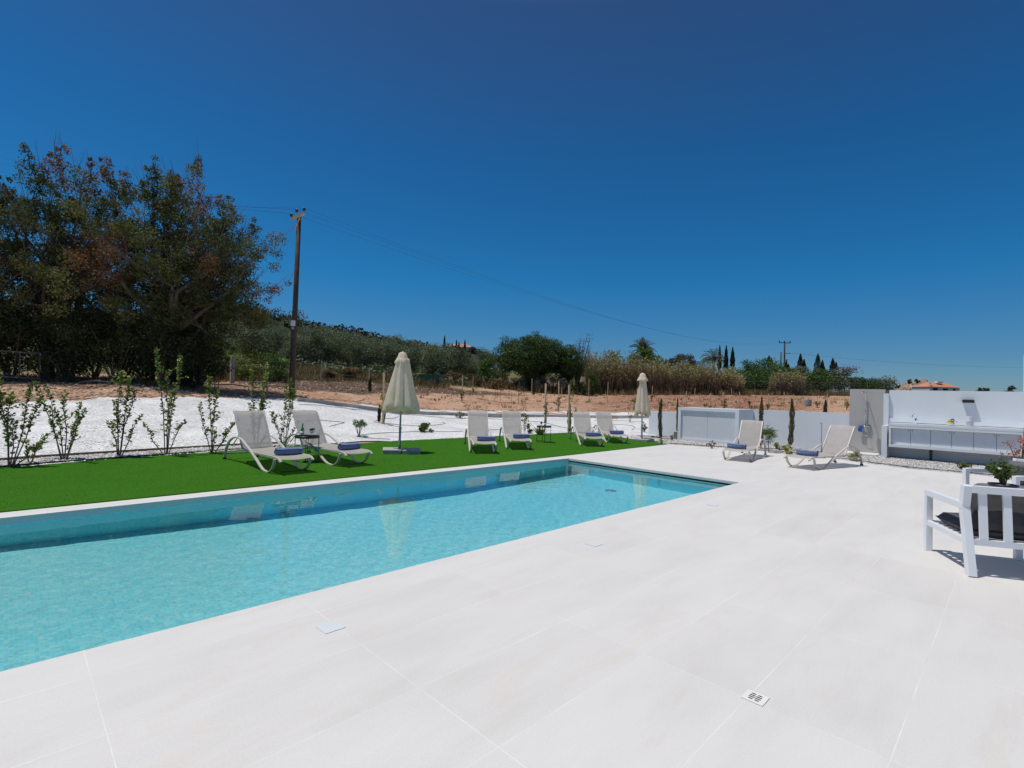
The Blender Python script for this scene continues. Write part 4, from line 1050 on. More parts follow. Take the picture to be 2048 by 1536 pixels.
for i, (p, tips, lb) in enumerate(HS):
    x, y = ground(*p, .04); hedge_shrub((x, y, .04), tips, 40+i, lb)
g = ground(60, 925, .04); hedge_shrub((*g, .04), [(-.06, .42), (.1, .5), (.2, .36)], 60, 'low hedge sprig between the two shrubs nearest the frame edge', 26)

# ================================================================== PLANTS ON GRAVEL AND BY THE WALLS
def young_cypress(x, yb, yt, label, seed, z0=None, mat='l_cypb', wpx=9):
    p = T(x, yb, 12) if z0 is None else Vector((*ground(x, yb, z0), z0))
    d_ = p.x*FX+p.y*FY; h = (yb-yt)*d_/F; w = wpx*d_/F
    t = thing('young_cypress', label, 'cypress sapling', p, 0, 'young cypress saplings'); rg = np.random.default_rng(seed); rd = random.Random(seed)
    bx, by = rd.uniform(-.04, .04)*h, rd.uniform(-.04, .04)*h
    c = lambda s: np.array([bx*math.sin(s*3.2), by*math.sin(s*2.6), s*h])
    b = MB(); b.tube([Vector(c(s)) for s in np.linspace(-.02, .95, 7)], [.016]*5+[.01, .004], 6); b.build('trunk', M['bark'], t, smooth=True)
    n = int(900+500*h); s_ = .06+.94*rg.random(n); r = w/2*np.minimum(1, np.minimum(s_*9, (1.03-s_)*3.2))*np.sqrt(rg.random(n))*(.78+.15*np.sin(s_*23+seed)); a = rg.uniform(0, 2*PI, n)
    P = np.array([c(s) for s in s_]); P[:, 0] += r*np.cos(a); P[:, 1] += r*np.sin(a)
    B_ = P; Tp_ = P+np.c_[np.cos(a)*.02, np.sin(a)*.02, .05+.05*rg.random(n)]
    blade_obj('crown', B_, Tp_, .012, M[mat], t, rg, bend=.1)
young_cypress(1322, 880, 800, 'thin young cypress by the low white wall beside the far parasol', 1, .0, wpx=9)
young_cypress(1355, 876, 800, 'spindly young cypress against the pump cabinet corner', 2, .0, wpx=4)
young_cypress(1522, 897, 797, 'thin young cypress behind the paving lounger backrest', 3, .0, wpx=10)
young_cypress(1580, 897, 800, 'tallest wavy young cypress alone before the low white wall', 4, .0, wpx=11)
young_cypress(1651, 893, 803, 'thin young cypress next to the shower wall and paving lounger', 5, .0, wpx=12)
young_cypress(1141, 868, 806, 'thin dark young cypress tied to a tall stake on the gravel', 6, None, 'l_cyp', 9)
young_cypress(761, 846, 812, 'stubby young cypress beside the staked yellow sapling', 7, None, 'l_cyp', 7)
young_cypress(741, 786, 758, 'small dark young cypress in the dark cleared soil', 8, None, 'l_cyp', 9)
young_cypress(1068, 792, 762, 'small dark young cypress under the round tree', 9, None, 'l_cyp', 8)
def gbush(x, y, hpx, wpx, nleaf, leaf, mat, name, label, cat, seed, z0=None, **k):
    p = T(x, y, 12) if z0 is None else Vector((*ground(x, y, z0), z0)); d_ = p.x*FX+p.y*FY
    return bush(name, label, cat, p, hpx*d_/F, wpx*d_/F, nleaf, leaf, M_(mat), seed, **k)
def M_(m): return m
rd = random.Random(77)
gbush(722, 874, 36, 34, 420, .10, 'l_olean', 'oleander', 'small grey-green oleander shrub on the white gravel near the loungers', 'shrub', 101, stem=.01, asp=.22, zlo=.35)
gbush(851, 866, 24, 38, 420, .09, 'l_green', 'gravel_shrub', 'low broad-leaved green shrub on the white gravel beyond the near parasol', 'shrub', 102, stem=.01, asp=.6)
gbush(1052, 866, 40, 22, 160, .07, 'l_lime', 'gravel_shrub', 'sparse pale green sapling shrub behind the backrest by the farther table', 'shrub', 103, stem=.008, zlo=.5)
gbush(922, 838, 14, 22, 160, .08, 'l_lime', 'gravel_shrub', 'little pale shrub against the backrest beyond the near parasol', 'shrub', 104, stem=.008)
gbush(1062, 868, 22, 18, 200, .08, 'l_green', 'gravel_shrub', 'small dark green shrub directly beside the farther table legs', 'shrub', 105, stem=.008)
gbush(1291, 866, 22, 12, 200, .06, 'l_green', 'gravel_shrub', 'small green shrub at the end of the low white wall', 'shrub', 106, stem=.008)
gbush(1262, 846, 22, 14, 90, .06, 'l_lime', 'gravel_shrub', 'sparse seedling on the gravel beside the far parasol', 'shrub', 107, stem=.006, zlo=.4)
gbush(1553, 897, 12, 16, 260, .05, 'l_yel', 'golden_shrub', 'small round golden shrub in the grey gravel bed by the wall', 'shrub', 108, .0, stem=.006)
gbush(1576, 908, 20, 27, 420, .055, 'l_yel', 'golden_shrub', 'larger golden shrub at the paving edge between the two loungers', 'shrub', 109, .0, stem=.006)
gbush(1322, 889, 12, 9, 110, .045, 'l_yel', 'golden_shrub', 'tiny golden shrub beside the far parasol base', 'shrub', 110, .0, stem=.005)
gbush(1424, 897, 16, 20, 90, .06, 'l_brown', 'dry_shrub', 'small dry twiggy shrub in front of the pump cabinet', 'shrub', 111, .0, stem=.006)
gbush(1708, 921, 20, 26, 260, .10, 'l_yel', 'spiky_plant', 'yellow-green spiky plant at the shower tray edge', 'plant', 112, .0, stem=.006, asp=.14)
gbush(1930, 940, 20, 30, 240, .06, 'l_hedge', 'bed_shrub', 'low green shrub in the gravel bed before the kitchen counter', 'shrub', 113, .0, stem=.006)
gbush(1344, 880, 14, 14, 120, .05, 'l_brown', 'dry_shrub', 'small dry plant between the cypress sapling and pump cabinet', 'shrub', 114, .0, stem=.005)
gbush(1560, 901, 8, 8, 60, .04, 'l_green', 'bed_shrub', 'tiny green seedling between the golden shrubs', 'shrub', 115, .0, stem=.004)
# round-headed sapling by the paving lounger
p = Vector((*ground(1537, 905, 0), 0)); tree('round_sapling', 'small round-headed sapling on a thin stem beside the paving lounger', 'sapling', p, 1.0, .52, .45, .012, 30, 1300, .04, 'l_hedge', 116, limbs=12, hollow=.15, cr=.10)
# agave-like strappy plant behind the farther table
def strappy(x, y, label, hpx, wpx, mat, seed, n=46, z0=None):
    p = T(x, y, 12) if z0 is None else Vector((*ground(x, y, z0), z0)); d_ = p.x*FX+p.y*FY; rg = np.random.default_rng(seed)
    t = thing('strappy_plant', label, 'plant', p); a = rg.uniform(0, 2*PI, n); r = wpx*d_/F/2*rg.uniform(.3, 1, n); h = hpx*d_/F*rg.uniform(.5, 1, n)
    B_ = np.c_[np.cos(a)*.03, np.sin(a)*.03, np.zeros(n)]; Tp_ = np.c_[np.cos(a)*r, np.sin(a)*r, h]
    blade_obj('leaves', B_, Tp_, .035, M[mat], t, rg, bend=.3)
    b = MB(); b.lathe([(.05, -.03), (.045, .04), (.02, .08)], 10); b.build('stem', M['stem'], t)
strappy(1084, 871, 'bright strappy plant on the gravel right behind the farther table', 26, 42, 'l_agave', 120)
# pink flowering plant beside the pier
p = Vector((17.6, -.08, -.01)); bush('flowering_shrub', 'pink flowering shrub by the pier at the counter end', 'flowering shrub', p, .95, .62, 420, .06, 'l_pink', 121, zlo=.45)
# irrigation hoses lying on the gravel
def hose(pts, label, lift=.045, r=.009):
    P_ = []
    W = [T(x, y, 12) for x, y in pts]
    for i in range(len(W)-1):
        a, b_ = W[max(i-1, 0)], W[i]; c, d_ = W[i+1], W[min(i+2, len(W)-1)]
        for s in range(6):
            t = s/6; P_.append(.5*((2*b_)+(c-a)*t+(2*a-5*b_+4*c-d_)*t*t+(3*b_-a-3*c+d_)*t**3))
    P_.append(W[-1]); Q = []
    for v in P_: Q.append((v.x, v.y, tz(v.x, v.y)+lift))
    b = MB(); b.tube(Q, r, 6); tag(b.build('irrigation_hose', M['hose'], smooth=True), label, 'hose')
hose([(596, 846), (640, 843), (664, 845), (692, 848), (676, 852), (662, 856)], 'kinked black hose on the white gravel behind the nearer table')
hose([(724, 874), (734, 872), (790, 868), (850, 865), (900, 866), (930, 865)], 'black hose from the oleander towards the round-leaved gravel shrub')
hose([(722, 876), (740, 879), (785, 882)], 'short black hose from the oleander to the lawn edge', .05)
hose([(800, 834), (790, 838), (768, 840), (752, 846), (770, 849), (800, 852), (840, 854), (876, 852), (893, 849), (886, 846)], 'looping black hose around the staked yellow sapling')
hose([(600, 811), (660, 815), (740, 823), (830, 832), (900, 838), (980, 839), (1046, 843), (1090, 847), (1130, 857), (1160, 858)], 'long black hose running beside the concrete footing')
hose([(980, 861), (1003, 861), (1040, 853), (1070, 854)], 'black hose between the loungers facing the pool', .05)
hose([(1190, 842), (1240, 843), (1290, 845)], 'straight black hose near the far loungers')
hose([(1220, 850), (1262, 853), (1272, 857), (1266, 862)], 'short curled black hose by the far parasol')
hose([(610, 800), (680, 802), (760, 812), (840, 820), (920, 822), (960, 820), (1010, 827), (1100, 829), (1160, 832)], 'long black hose along the edge of the orange soil')
hose([(1000, 806), (1060, 808), (1120, 806), (1180, 807), (1240, 805)], 'black hose across the orange soil under the stakes')
hose([(900, 806), (960, 800), (1000, 806), (1030, 806)], 'black hose across soil near the thin rods')
def bedhose(pts, label):
    b = MB(); b.tube([(x, y, .012) for x, y in pts], .011, 6); tag(b.build('irrigation_hose', M['hose'], smooth=True), label, 'hose')
rd = random.Random(9)
for k_, lb in enumerate(('tangled black hose coil at the foot of the low wall', 'second black hose loop lying over the coil at the low wall')):
    bedhose([(19.4+.45*math.cos(a)+rd.uniform(-.1, .1)+k_*.2, 10.6+.9*math.sin(a)+rd.uniform(-.15, .15)-k_*.5) for a in np.linspace(0, 2*PI*(.9+k_*.2), 26)], lb)
bedhose([(17.0, 8.9), (17.75, 6.6), (17.9, 5.2), (17.8, 4.2), (17.2, 3.2), (16.75, 2.0), (16.8, .7), (17, -.6)], 'long black drip hose along the paving edge of the grey gravel')
bedhose([(18.2, 6.9), (18.6, 6.0), (19.0, 5.2), (19.4, 4.6)], 'short black drip hose running to the grey standpipe')
b = MB(); b.box((-.16, -.11, -.05), (.16, .11, .26), bev=.012); t = thing('valve_box', 'small grey plastic valve box at the wall foot by the cabinet', 'box', (19.75, 9.95, 0)); b.build('body', M['shed'], t)
b = MB(); b.box((-.17, -.12, .262), (.17, .12, .285), bev=.006); b.build('lid', M['steel'], t)

# ================================================================== STAKES, SAPLINGS AND POSTS ON THE SOIL
STK = 'wooden stakes in the orange soil'
def stake(x, yt, yb, label=None, w=.045, mat='wood', dmin=14, post='stake', grp=STK):
    p = T(x, yb, dmin); d_ = p.x*FX+p.y*FY; h = (yb-yt)*d_/F
    b = MB(); rr = random.Random(int(x*7+yb)); b.tube([(0, 0, -.1), (rr.uniform(-.01, .01), 0, h*.5), (rr.uniform(-.03, .03), rr.uniform(-.03, .03), h)], w*.62, 6)
    o = b.build(post, M[mat], loc=p); return tag(o, label or 'plain wooden stake standing in the orange soil field', 'stake', grp)
for x, yt, yb, w, lb in [(768, 745, 849, .075, 'stout wooden stake supporting the yellow sapling behind the near parasol'), (1092, 767, 851, .07, 'tall stake standing alone above the farther black table'),
      (1140, 770, 868, .075, 'tall stake tied to the dark young cypress on the gravel'), (1118, 763, 826, .06, 'stake with a lime sapling at the back edge of the soil'), (925, 751, 806, .06, 'stake beside a small sapling between the near parasol and the round tree'),
      (1276, 777, 836, .06, 'stake standing partly behind the far parasol canopy'), (1448, 785, 819, .09, 'thick pale stake with lime foliage above the pump cabinet')]:
    stake(x, yt, yb, lb, w)
for x, yt, yb, w in [(946, 752, 783, .05), (535, 764, 790, .07), (1064, 757, 792, .05), (1178, 758, 796, .045), (1216, 764, 805, .05), (1305, 772, 797, .05), (1373, 782, 812, .06),
      (1390, 776, 798, .04), (1422, 786, 817, .06), (1464, 777, 810, .04), (1480, 784, 815, .06), (1523, 786, 805, .04), (1537, 787, 815, .05), (1569, 785, 812, .045), (1587, 789, 812, .05),
      (1635, 792, 812, .04), (1655, 788, 815, .05), (1690, 794, 812, .04), (1695, 796, 818, .05), (1647, 808, 822, .07), (1124, 775, 800, .04)]:
    stake(x, yt, yb, None, w)
for i, (x, yt, yb) in enumerate([(991, 781, 801), (995, 779, 803), (1001, 776, 806), (1019, 778, 799), (1024, 784, 806), (1038, 764, 807), (1049, 779, 800), (1054, 776, 805), (1155, 775, 797), (1164, 777, 797), (1102, 776, 795)]):
    stake(x, yt, yb, 'thin grey cane, one of a loose cluster before the round tree', .025, 'bark2', post='cane', grp='thin canes before the round tree')
def sapling(x, yb, yt, wpx, mat, label, seed, nleaf=220, leaf=.075, zlo=.35):
    p = T(x, yb, 14); d_ = p.x*FX+p.y*FY
    bush('sapling', label, 'sapling', p, (yb-yt)*d_/F, wpx*d_/F, nleaf, leaf, mat, seed, stem=.012, zlo=zlo)
sapling(771, 849, 778, 22, 'l_yel', 'yellow-leaved sapling tied to a stake behind the near parasol', 200, 420, .09)
sapling(925, 806, 778, 12, 'l_lime', 'small lime sapling on the stake between near parasol and round tree', 201)
sapling(947, 785, 776, 14, 'l_lime', 'low green seedling beside a thin stake in dark soil', 202, 120, zlo=.1)
sapling(1118, 826, 792, 14, 'l_lime', 'lime sapling against the stake at the back of the soil', 203)
sapling(1094, 852, 802, 11, 'l_olive', 'olive-grey sapling tied to the stake above the farther table', 204)
sapling(1270, 822, 793, 17, 'l_lime', 'bright lime sapling partly hidden by the far parasol', 205, 300)
sapling(1449, 819, 798, 17, 'l_lime', 'bright lime bush at the thick stake above the pump cabinet', 206, 300, zlo=.05)
sapling(1537, 818, 806, 10, 'l_lime', 'small lime sapling behind the low wall near the waving cypress', 207, 140, zlo=.1)
sapling(1635, 815, 800, 8, 'l_lime', 'small sapling by a stake behind the low wall near the barrel', 208, 140, zlo=.2)
sapling(1694, 820, 798, 11, 'l_yel', 'yellow-green sapling just outside the shower wall edge', 209, 220, zlo=.1)
sapling(1304, 803, 790, 8, 'l_green', 'tiny green sapling beside the stake past the far parasol', 210, 120)
sapling(1500, 815, 800, 8, 'l_lime', 'pale sapling in a white sleeve by the cabinet top', 211, 140)
# barrel
p = T(1617, 812, 25); bt = thing('plastic_barrel', 'faded grey plastic barrel lying on the soil beyond the low wall', 'barrel', p); dB = p.x*FX+p.y*FY
b = MB(); R_ = 6.2*dB/F; Lh = 13*dB/F; b.lathe([(R_*.9, 0), (R_, .04*Lh), (R_, .3*Lh), (R_*1.05, .33*Lh), (R_, .36*Lh), (R_, .64*Lh), (R_*1.05, .67*Lh), (R_, .7*Lh), (R_, .96*Lh), (R_*.9, Lh)], 24); b.build('drum', M['barrel'], bt, smooth=False)
b = MB(); b.lathe([(.06, Lh), (.06, Lh+.03), (.01, Lh+.03)], 12, c=(R_*.5, 0)); b.build('bung', M['rubber'], bt)
# green skip
p = A(858, 50); sk = thing('green_skip', 'dark green metal skip container at the far edge of the dark soil', 'skip', p, -.55)
b = MB(); b.add([(-.9, -.5, .1), (.9, -.5, .1), (.9, .5, .1), (-.9, .5, .1), (-1.0, -.6, .95), (1.0, -.6, .95), (1.0, .6, .95), (-1.0, .6, .95)], [(3, 2, 1, 0), (0, 1, 5, 4), (1, 2, 6, 5), (2, 3, 7, 6), (3, 0, 4, 7), (4, 5, 6, 7)]); b.build('body', M['green_metal'], sk)
for i in range(4):
    x = -.85+i*.57; b = MB(); b.beam((x, -.53, .12), (x*1.1, -.625, .94), .06, .04, (0, 1, 0)); b.build('rib', M['green_metal'], sk)
b = MB(); b.box((-1.04, -.66, .951), (1.04, .66, 1.0)); b.build('rim', M['green_metal'], sk)
# concrete fence posts and wires by the yellow-green bushes
def fpost(x, yt, yb, w, lb):
    p = T(x, yb, 20); d_ = p.x*FX+p.y*FY; h = (yb-yt)*d_/F; b = MB(); b.box((-w/2, -w/2, -.1), (w/2, w/2, h), bev=.01)
    return tag(b.build('fence_post', M['conc'], loc=p), lb, 'fence post'), p+Vector((0, 0, h))
q = [fpost(464, 712, 768, .20, 'grey concrete fence post at the edge of the shade near the broad tree')[1], fpost(573, 720, 765, .09, 'slim grey fence post just beside the utility pole')[1], fpost(642, 722, 764, .07, 'thin pale fence post among the olive trees')[1], fpost(738, 735, 785, .06, 'thin fence post between olives and dark soil')[1]]
for j, (fz, lb) in enumerate(((.1, 'upper slack fence wire along the olive grove'), (.7, 'lower slack fence wire along the olive grove'))):
    b = MB()
    for a, c in zip(q, q[1:]):
        a2, c2 = a-Vector((0, 0, fz)), c-Vector((0, 0, fz)); b.tube([a2, a2.lerp(c2, .5)-Vector((0, 0, .12)), c2], .004, 5)
    tag(b.build('fence_wire', M['steel']), lb, 'wire')
# old metal gate frame in the shade on the left
p0 = A(-25, 19.6, .0); p1 = A(78, 19.9, .0); gt = thing('gate_frame', 'old grey metal gate frame standing in deep shade under the broad trees', 'gate', p0)
e = p1-p0; e.z = 0
for nm, a, c in (('top_rail', (0, 0, 1.25), e+Vector((0, 0, 1.22))), ('mid_rail', (0, 0, .25), e+Vector((0, 0, .22))), ('post', (e.x, e.y, -.1), e+Vector((0, 0, 1.25))), ('upright', e*.62+Vector((0, 0, .23)), e*.60+Vector((0, 0, 1.23))), ('post', (0, 0, -.1), (0, 0, 1.28))):
    b = MB(); b.beam(a, c, .05, .05, (.3, .3, .9) if nm.endswith('rail') else (1, 0, 0)); b.build(nm, M['old_metal'], gt)

# ================================================================== UTILITY POLES AND WIRES
pp0 = A(584, 24, -.2); up = thing('utility_pole', 'tall dark wooden utility pole with three insulators beside the broad tree', 'utility pole', pp0)
hp = (795-428)*24/F+.2
b = MB(); b.tube([(0, 0, 0), (0, 0, hp*.5), (0, 0, hp)], [.135, .12, .10], 12); b.build('pole', M['pole'], up, smooth=True)
ca_, cb_ = Vector((-.27, .22, hp-.25)), Vector((.24, -.2, hp+.12))
side_ = Vector((RX, RY, 0))
ca_, cb_ = side_*-.32+Vector((0, 0, hp-.22)), side_*.30+Vector((0, 0, hp+.08))
b = MB(); b.beam(ca_+Vector((FX, FY, 0))*-.14, cb_+Vector((FX, FY, 0))*-.14, .10, .12); b.build('crossarm', M['wood'], up)
b = MB(); b.beam(side_*-.12+Vector((-FX*.16, -FY*.16, hp-.75)), side_*.1+Vector((-FX*.16, -FY*.16, hp-.15)), .05, .03); b.build('brace', M['wood'], up)
INS = []
for s_ in (0.02, .5, .98):
    q = ca_.lerp(cb_, s_)+Vector((FX, FY, 0))*-.14
    if s_ == .5: q = q+Vector((-.05, 0, .05))
    b = MB(); b.tube([q, q+Vector((0, 0, .16))], .014, 6); b.lathe([(.03, 0), (.065, .02), (.05, .05), (.065, .07), (.04, .13), (.02, .15)], 12, c=(0, 0)); 
    o = MB().lathe([(.03, .12), (.075, .14), (.055, .18), (.07, .20), (.045, .27), (.02, .29)], 12).build('insulator', M['ceramic'], up, smooth=True); o.location = q
    o2 = MB(); o2.tube([(0, 0, .03), (0, 0, .14)], .012, 6); r_ = o2.build('pin', M['steel'], o)
    INS.append(pp0+q+Vector((0, 0, .26)))
zl = (795-646)*24/F+.2
b = MB(); b.box((-.09, -.10, zl-.14), (.09, -.0, zl+.12)); o = b.build('number_plate', M['lid'], up); o.rotation_euler = (0, 0, YAW-PI/2); o.location = (-.115*FX, -.115*FY, 0)
b = MB(); b.box((-.05, -.09, zl-.30), (.05, -.0, zl-.17)); o = b.build('warning_plate', M['steel'], up); o.rotation_euler = (0, 0, YAW-PI/2); o.location = (-.115*FX, -.115*FY, 0)
DP = 112; fp = A(1568, DP, -.2); fpz = zy(1568, DP, 684)
f_up = thing('utility_pole', 'distant utility pole with a flat crossarm above the green trees', 'utility pole', fp); hp2 = fpz-fp.z
b = MB(); b.tube([(0, 0, 0), (0, 0, hp2)], [.19, .15], 10); b.build('pole', M['pole'], f_up, smooth=True)
b = MB(); b.beam(side_*-1.25+Vector((0, 0, hp2-.15)), side_*1.25+Vector((0, 0, hp2-.15)), .14, .14); b.build('crossarm', M['pole'], f_up)
b = MB(); b.beam(Vector((0, 0, hp2-2.5)), side_*1.3+Vector((0, 0, hp2-2.45)), .10, .1); b.build('crossarm', M['pole'], f_up)
for s_ in (-1.2, -.1, 1.2):
    o = MB().lathe([(.05, 0), (.14, .08), (.10, .2), (.13, .26), (.05, .42)], 10).build('insulator', M['ceramic'], f_up, smooth=True); o.location = side_*s_+Vector((0, 0, hp2-.08))
for zz in (3.9, 5.0):
    b = MB(); b.beam(Vector((0, 0, hp2-zz)), side_*.9+Vector((0, 0, hp2-zz)), .09, .09); b.build('bracket', M['pole'], f_up)
q = A(1561, DP+2, -.2); h3 = zy(1561, DP+2, 704)-q.z
b = MB(); b.tube([(0, 0, 0), (0, 0, h3)], [.17, .14], 10); tag(b.build('timber_post', M['pole'], loc=q, smooth=True), 'shorter bare pole standing right beside the distant utility pole', 'pole')
FINS = [fp+side_*s_+Vector((0, 0, hp2+.3)) for s_ in (-1.2, -.1, 1.2)]
def cable(a, c, sag, r, lb, grp=None, n=40):
    P_ = [a.lerp(c, t)-Vector((0, 0, 4*sag*t*(1-t))) for t in np.linspace(0, 1, n)]
    b = MB(); b.tube(P_, r, 5); tag(b.build('power_line', M['pole'], smooth=True), lb, 'power line', grp)
for i in range(3):
    cable(INS[i], FINS[i], 2.6+.25*i, .0042, 'thin dark power line sagging across the sky between the two utility poles', 'power lines between the two poles')
for i, y in enumerate((303, 318, 336)):
    X, Y = at(-60, 26); e = Vector((X, Y, zy(-60, 26, y-8)))
    cable(INS[i], e, .55, .0045, 'thin power line running from the near pole over the broad tree', 'power lines over the broad tree')
X, Y = at(2120, 150); cable(fp+side_*1.3+Vector((0, 0, hp2-2.4)), Vector((X, Y, zy(2120, 150, 735))), 1.0, .016, 'power line leaving the distant pole towards the sea side')

# ================================================================== TREES
def carob_tone(P, tone, rng):
    r = .5*tone+.2*rng.random(len(P))
    # dead brown sprays: a few whole clumps
    dead = (np.sin(P[:, 0]*1.9+1)+np.sin(P[:, 1]*1.7+2)+np.sin(P[:, 2]*1.5)) > 1.05
    r = np.where(dead & (rng.random(len(P)) < .75), .70+.30*rng.random(len(P)), np.minimum(r, .68)); return r
tree('carob_tree', 'broad old carob tree with dead brown sprays, its crown beside the utility pole', 'tree', A(358, 22.5, -.1), 9.5, 9.6, 2.6, .20, 560, 84000, .095, 'l_carob', 300, forks=4, twigs=300, rndfn=carob_tone, shoots=40, cr=.40, hollow=.22, limbs=40, cz=5.2, wd=7)
tree('carob_tree', 'tall carob tree at the frame edge with upright leafy tops', 'tree', A(115, 22, -.1), 9.3, 8.0, 2.4, .19, 420, 58000, .095, 'l_carob', 301, forks=4, twigs=120, rndfn=carob_tone, shoots=30, cr=.40, hollow=.22, limbs=36, cz=5.0, wd=7)
tree('carob_tree', 'carob tree mostly cut off by the frame edge', 'tree', A(-90, 21, -.1), 8.4, 6.5, 2.4, .18, 280, 30000, .095, 'l_carob', 302, forks=3, twigs=30, rndfn=carob_tone, shoots=12, cr=.40, hollow=.25, limbs=26, cz=4.6, wd=6)
UND = [(25, 21.0, 3.3, 3.4, 'dark shaded bush behind the old gate frame'), (135, 20.8, 3.2, 3.2, 'dark shaded bush with reddish leaves next to the gate frame'), (235, 21.2, 3.4, 3.2, 'dark bush filling the shade under the broad carob'),
       (325, 21.6, 3.5, 3.0, 'dark bush behind the tallest hedge shrub'), (400, 22.6, 3.3, 2.6, 'pale-flecked bush at the lit edge of the carob shade'), (90, 24.5, 4.8, 4.6, 'tall dark bush deep under the trees'), (300, 25.5, 4.8, 4.8, 'tall dark bush behind the carob trunks'), (-60, 21, 3.6, 3.6, 'dark bush at the frame edge under the trees'), (190, 25.5, 4.6, 4.4, 'tall dark bush between the two big carobs')]
for i, (x, d_, h, w, lb) in enumerate(UND):
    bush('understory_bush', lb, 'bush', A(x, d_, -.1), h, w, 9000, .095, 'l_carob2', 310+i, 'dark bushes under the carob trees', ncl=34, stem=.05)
rg = np.random.default_rng(1)
# yellow-green bushes and small trees behind the pole
for i, (x, d_, h, w, mt, lb) in enumerate([(440, 31, 2.4, 2.6, 'l_lime', 'yellow-green bush beside the concrete fence post'), (490, 33, 2.6, 2.6, 'l_lime', 'yellow-green bush between fence post and utility pole'), (548, 34, 2.2, 2.4, 'l_green', 'green bush just short of the utility pole'),
     (415, 34, 3.6, 3.4, 'l_dark', 'dark tree at the shaded end of the carob'), (700, 46, 1.5, 2.0, 'l_brown', 'dry brown bush at the foot of the olive trees'), (655, 43, 1.2, 1.8, 'l_brown', 'low dry brush before the olive trees')]):
    bush('field_bush', lb, 'bush', A(x, d_, -.1), h, w, 2600, .12, mt, 330+i, ncl=18, stem=.03)
# olive grove: each tree a copy of one of four
OL = [tree('olive_tree', 'x', 'olive tree', (0, 0, -50), 4.2, 4.2, 1.0, .16, 40, 9000, .16, 'l_olive', 340+i, 'olive trees on the hillside', 'bark2', limbs=12, cr=.85, asp=.4) for i in range(4)]
OPOS = [(640, 60, 1.1), (690, 62, 1.05), (735, 58, 1.0), (775, 64, 1.15), (820, 66, 1.0), (872, 60, 1.12), (905, 63, 1.05), (940, 68, .85), (600, 58, 1.0), (665, 76, 1.1), (715, 80, 1.15), (765, 82, 1.2), (810, 84, 1.25), (855, 80, 1.1), (500, 56, 1.05), (550, 60, 1.0), (455, 58, 1.0),
        (480, 74, 1.05), (530, 78, 1.1), (585, 80, 1.15), (630, 86, 1.15), (680, 96, 1.2), (740, 100, 1.3), (790, 104, 1.25), (840, 102, 1.2), (890, 96, 1.2), (930, 90, 1.0), (965, 92, 1.1), (460, 96, 1.05), (510, 100, 1.05), (560, 104, 1.1), (610, 110, 1.1), (660, 116, 1.2), (720, 122, 1.2),
        (440, 120, 1.1), (495, 126, 1.1), (550, 130, 1.15), (605, 138, 1.15), (770, 126, 1.2), (820, 130, 1.25), (870, 126, 1.2), (645, 140, 1.2), (700, 146, 1.2)]
rd = random.Random(5)
for i, (x, d_, s_) in enumerate(OPOS):
    o = OL[i] if i < 4 else copy_tree(OL[i % 4])
    o.location = A(x+rd.uniform(-6, 6), d_, -.15); o.rotation_euler = (0, 0, rd.uniform(0, 6.28)); o.scale = (s_, s_, s_*rd.uniform(.85, 1.08))
    o['label'] = 'grey-green olive tree in the front row of the grove behind the dark soil' if i < 9 else 'grey-green olive tree among many on the hillside grove'
    o['group'] = 'front row of olive trees' if i < 9 else 'olive trees on the hillside'
# dark wooded crest, one far mass
def crest():
    rng = np.random.default_rng(41); P, R_ = [], []
    cl = []
    for x in np.arange(300, 1190, 7):
        for k_ in range(3):
            d_ = 172+rng.uniform(-14, 26); h = rng.uniform(3.6, 6.6)*(1.1 if x < 800 else .95); cl.append((x+rng.uniform(-5, 5), d_, h))
    for x in np.arange(380, 900, 16):
        for k_ in range(3): cl.append((x+rng.uniform(-7, 7), rng.uniform(146, 168), rng.uniform(2, 3.6)))
    for (x, d_, h) in cl:
        b0 = A(x, d_); n = 170; g = rng.normal(size=(n, 3)); g /= np.linalg.norm(g, axis=1)[:, None]; g *= (rng.random(n)**.4)[:, None]
        w = h*rng.uniform(.4, .62); P.append(np.array(b0)+np.array((0, 0, h*.52))+g*np.array((w, w, h*.5))); R_.append(np.clip(.5*rng.random()+.5*rng.random(n), 0, 1))
    P = np.concatenate(P); return leaf_obj('hill_woodland', P, 1.05*(.6+.7*rng.random(len(P))), M['l_scrub'], None, rng, .6, .1, np.concatenate(R_))
tag(crest(), kind='stuff')
# low scrub over the hillside between the trees
def scrub():
    rng = np.random.default_rng(43); P, R_ = [], []
    for k_ in range(520):
        x = rng.uniform(380, 1000); d_ = rng.uniform(50, 150); h = rng.uniform(.7, 1.7); b0 = A(x, d_); n = 46
        g = rng.normal(size=(n, 3)); g /= np.linalg.norm(g, axis=1)[:, None]; g *= (rng.random(n)**.5)[:, None]
        P.append(np.array(b0)+np.array((0, 0, h*.4))+g*np.array((h*.9, h*.9, h*.5))); R_.append(np.clip(.6*rng.random()+.4*rng.random(n), 0, 1))
    P = np.concatenate(P); return leaf_obj('hillside_scrub', P, .42*(.6+.7*rng.random(len(P))), M['l_olive'], None, rng, .5, .2, np.concatenate(R_))
tag(scrub(), kind='stuff')
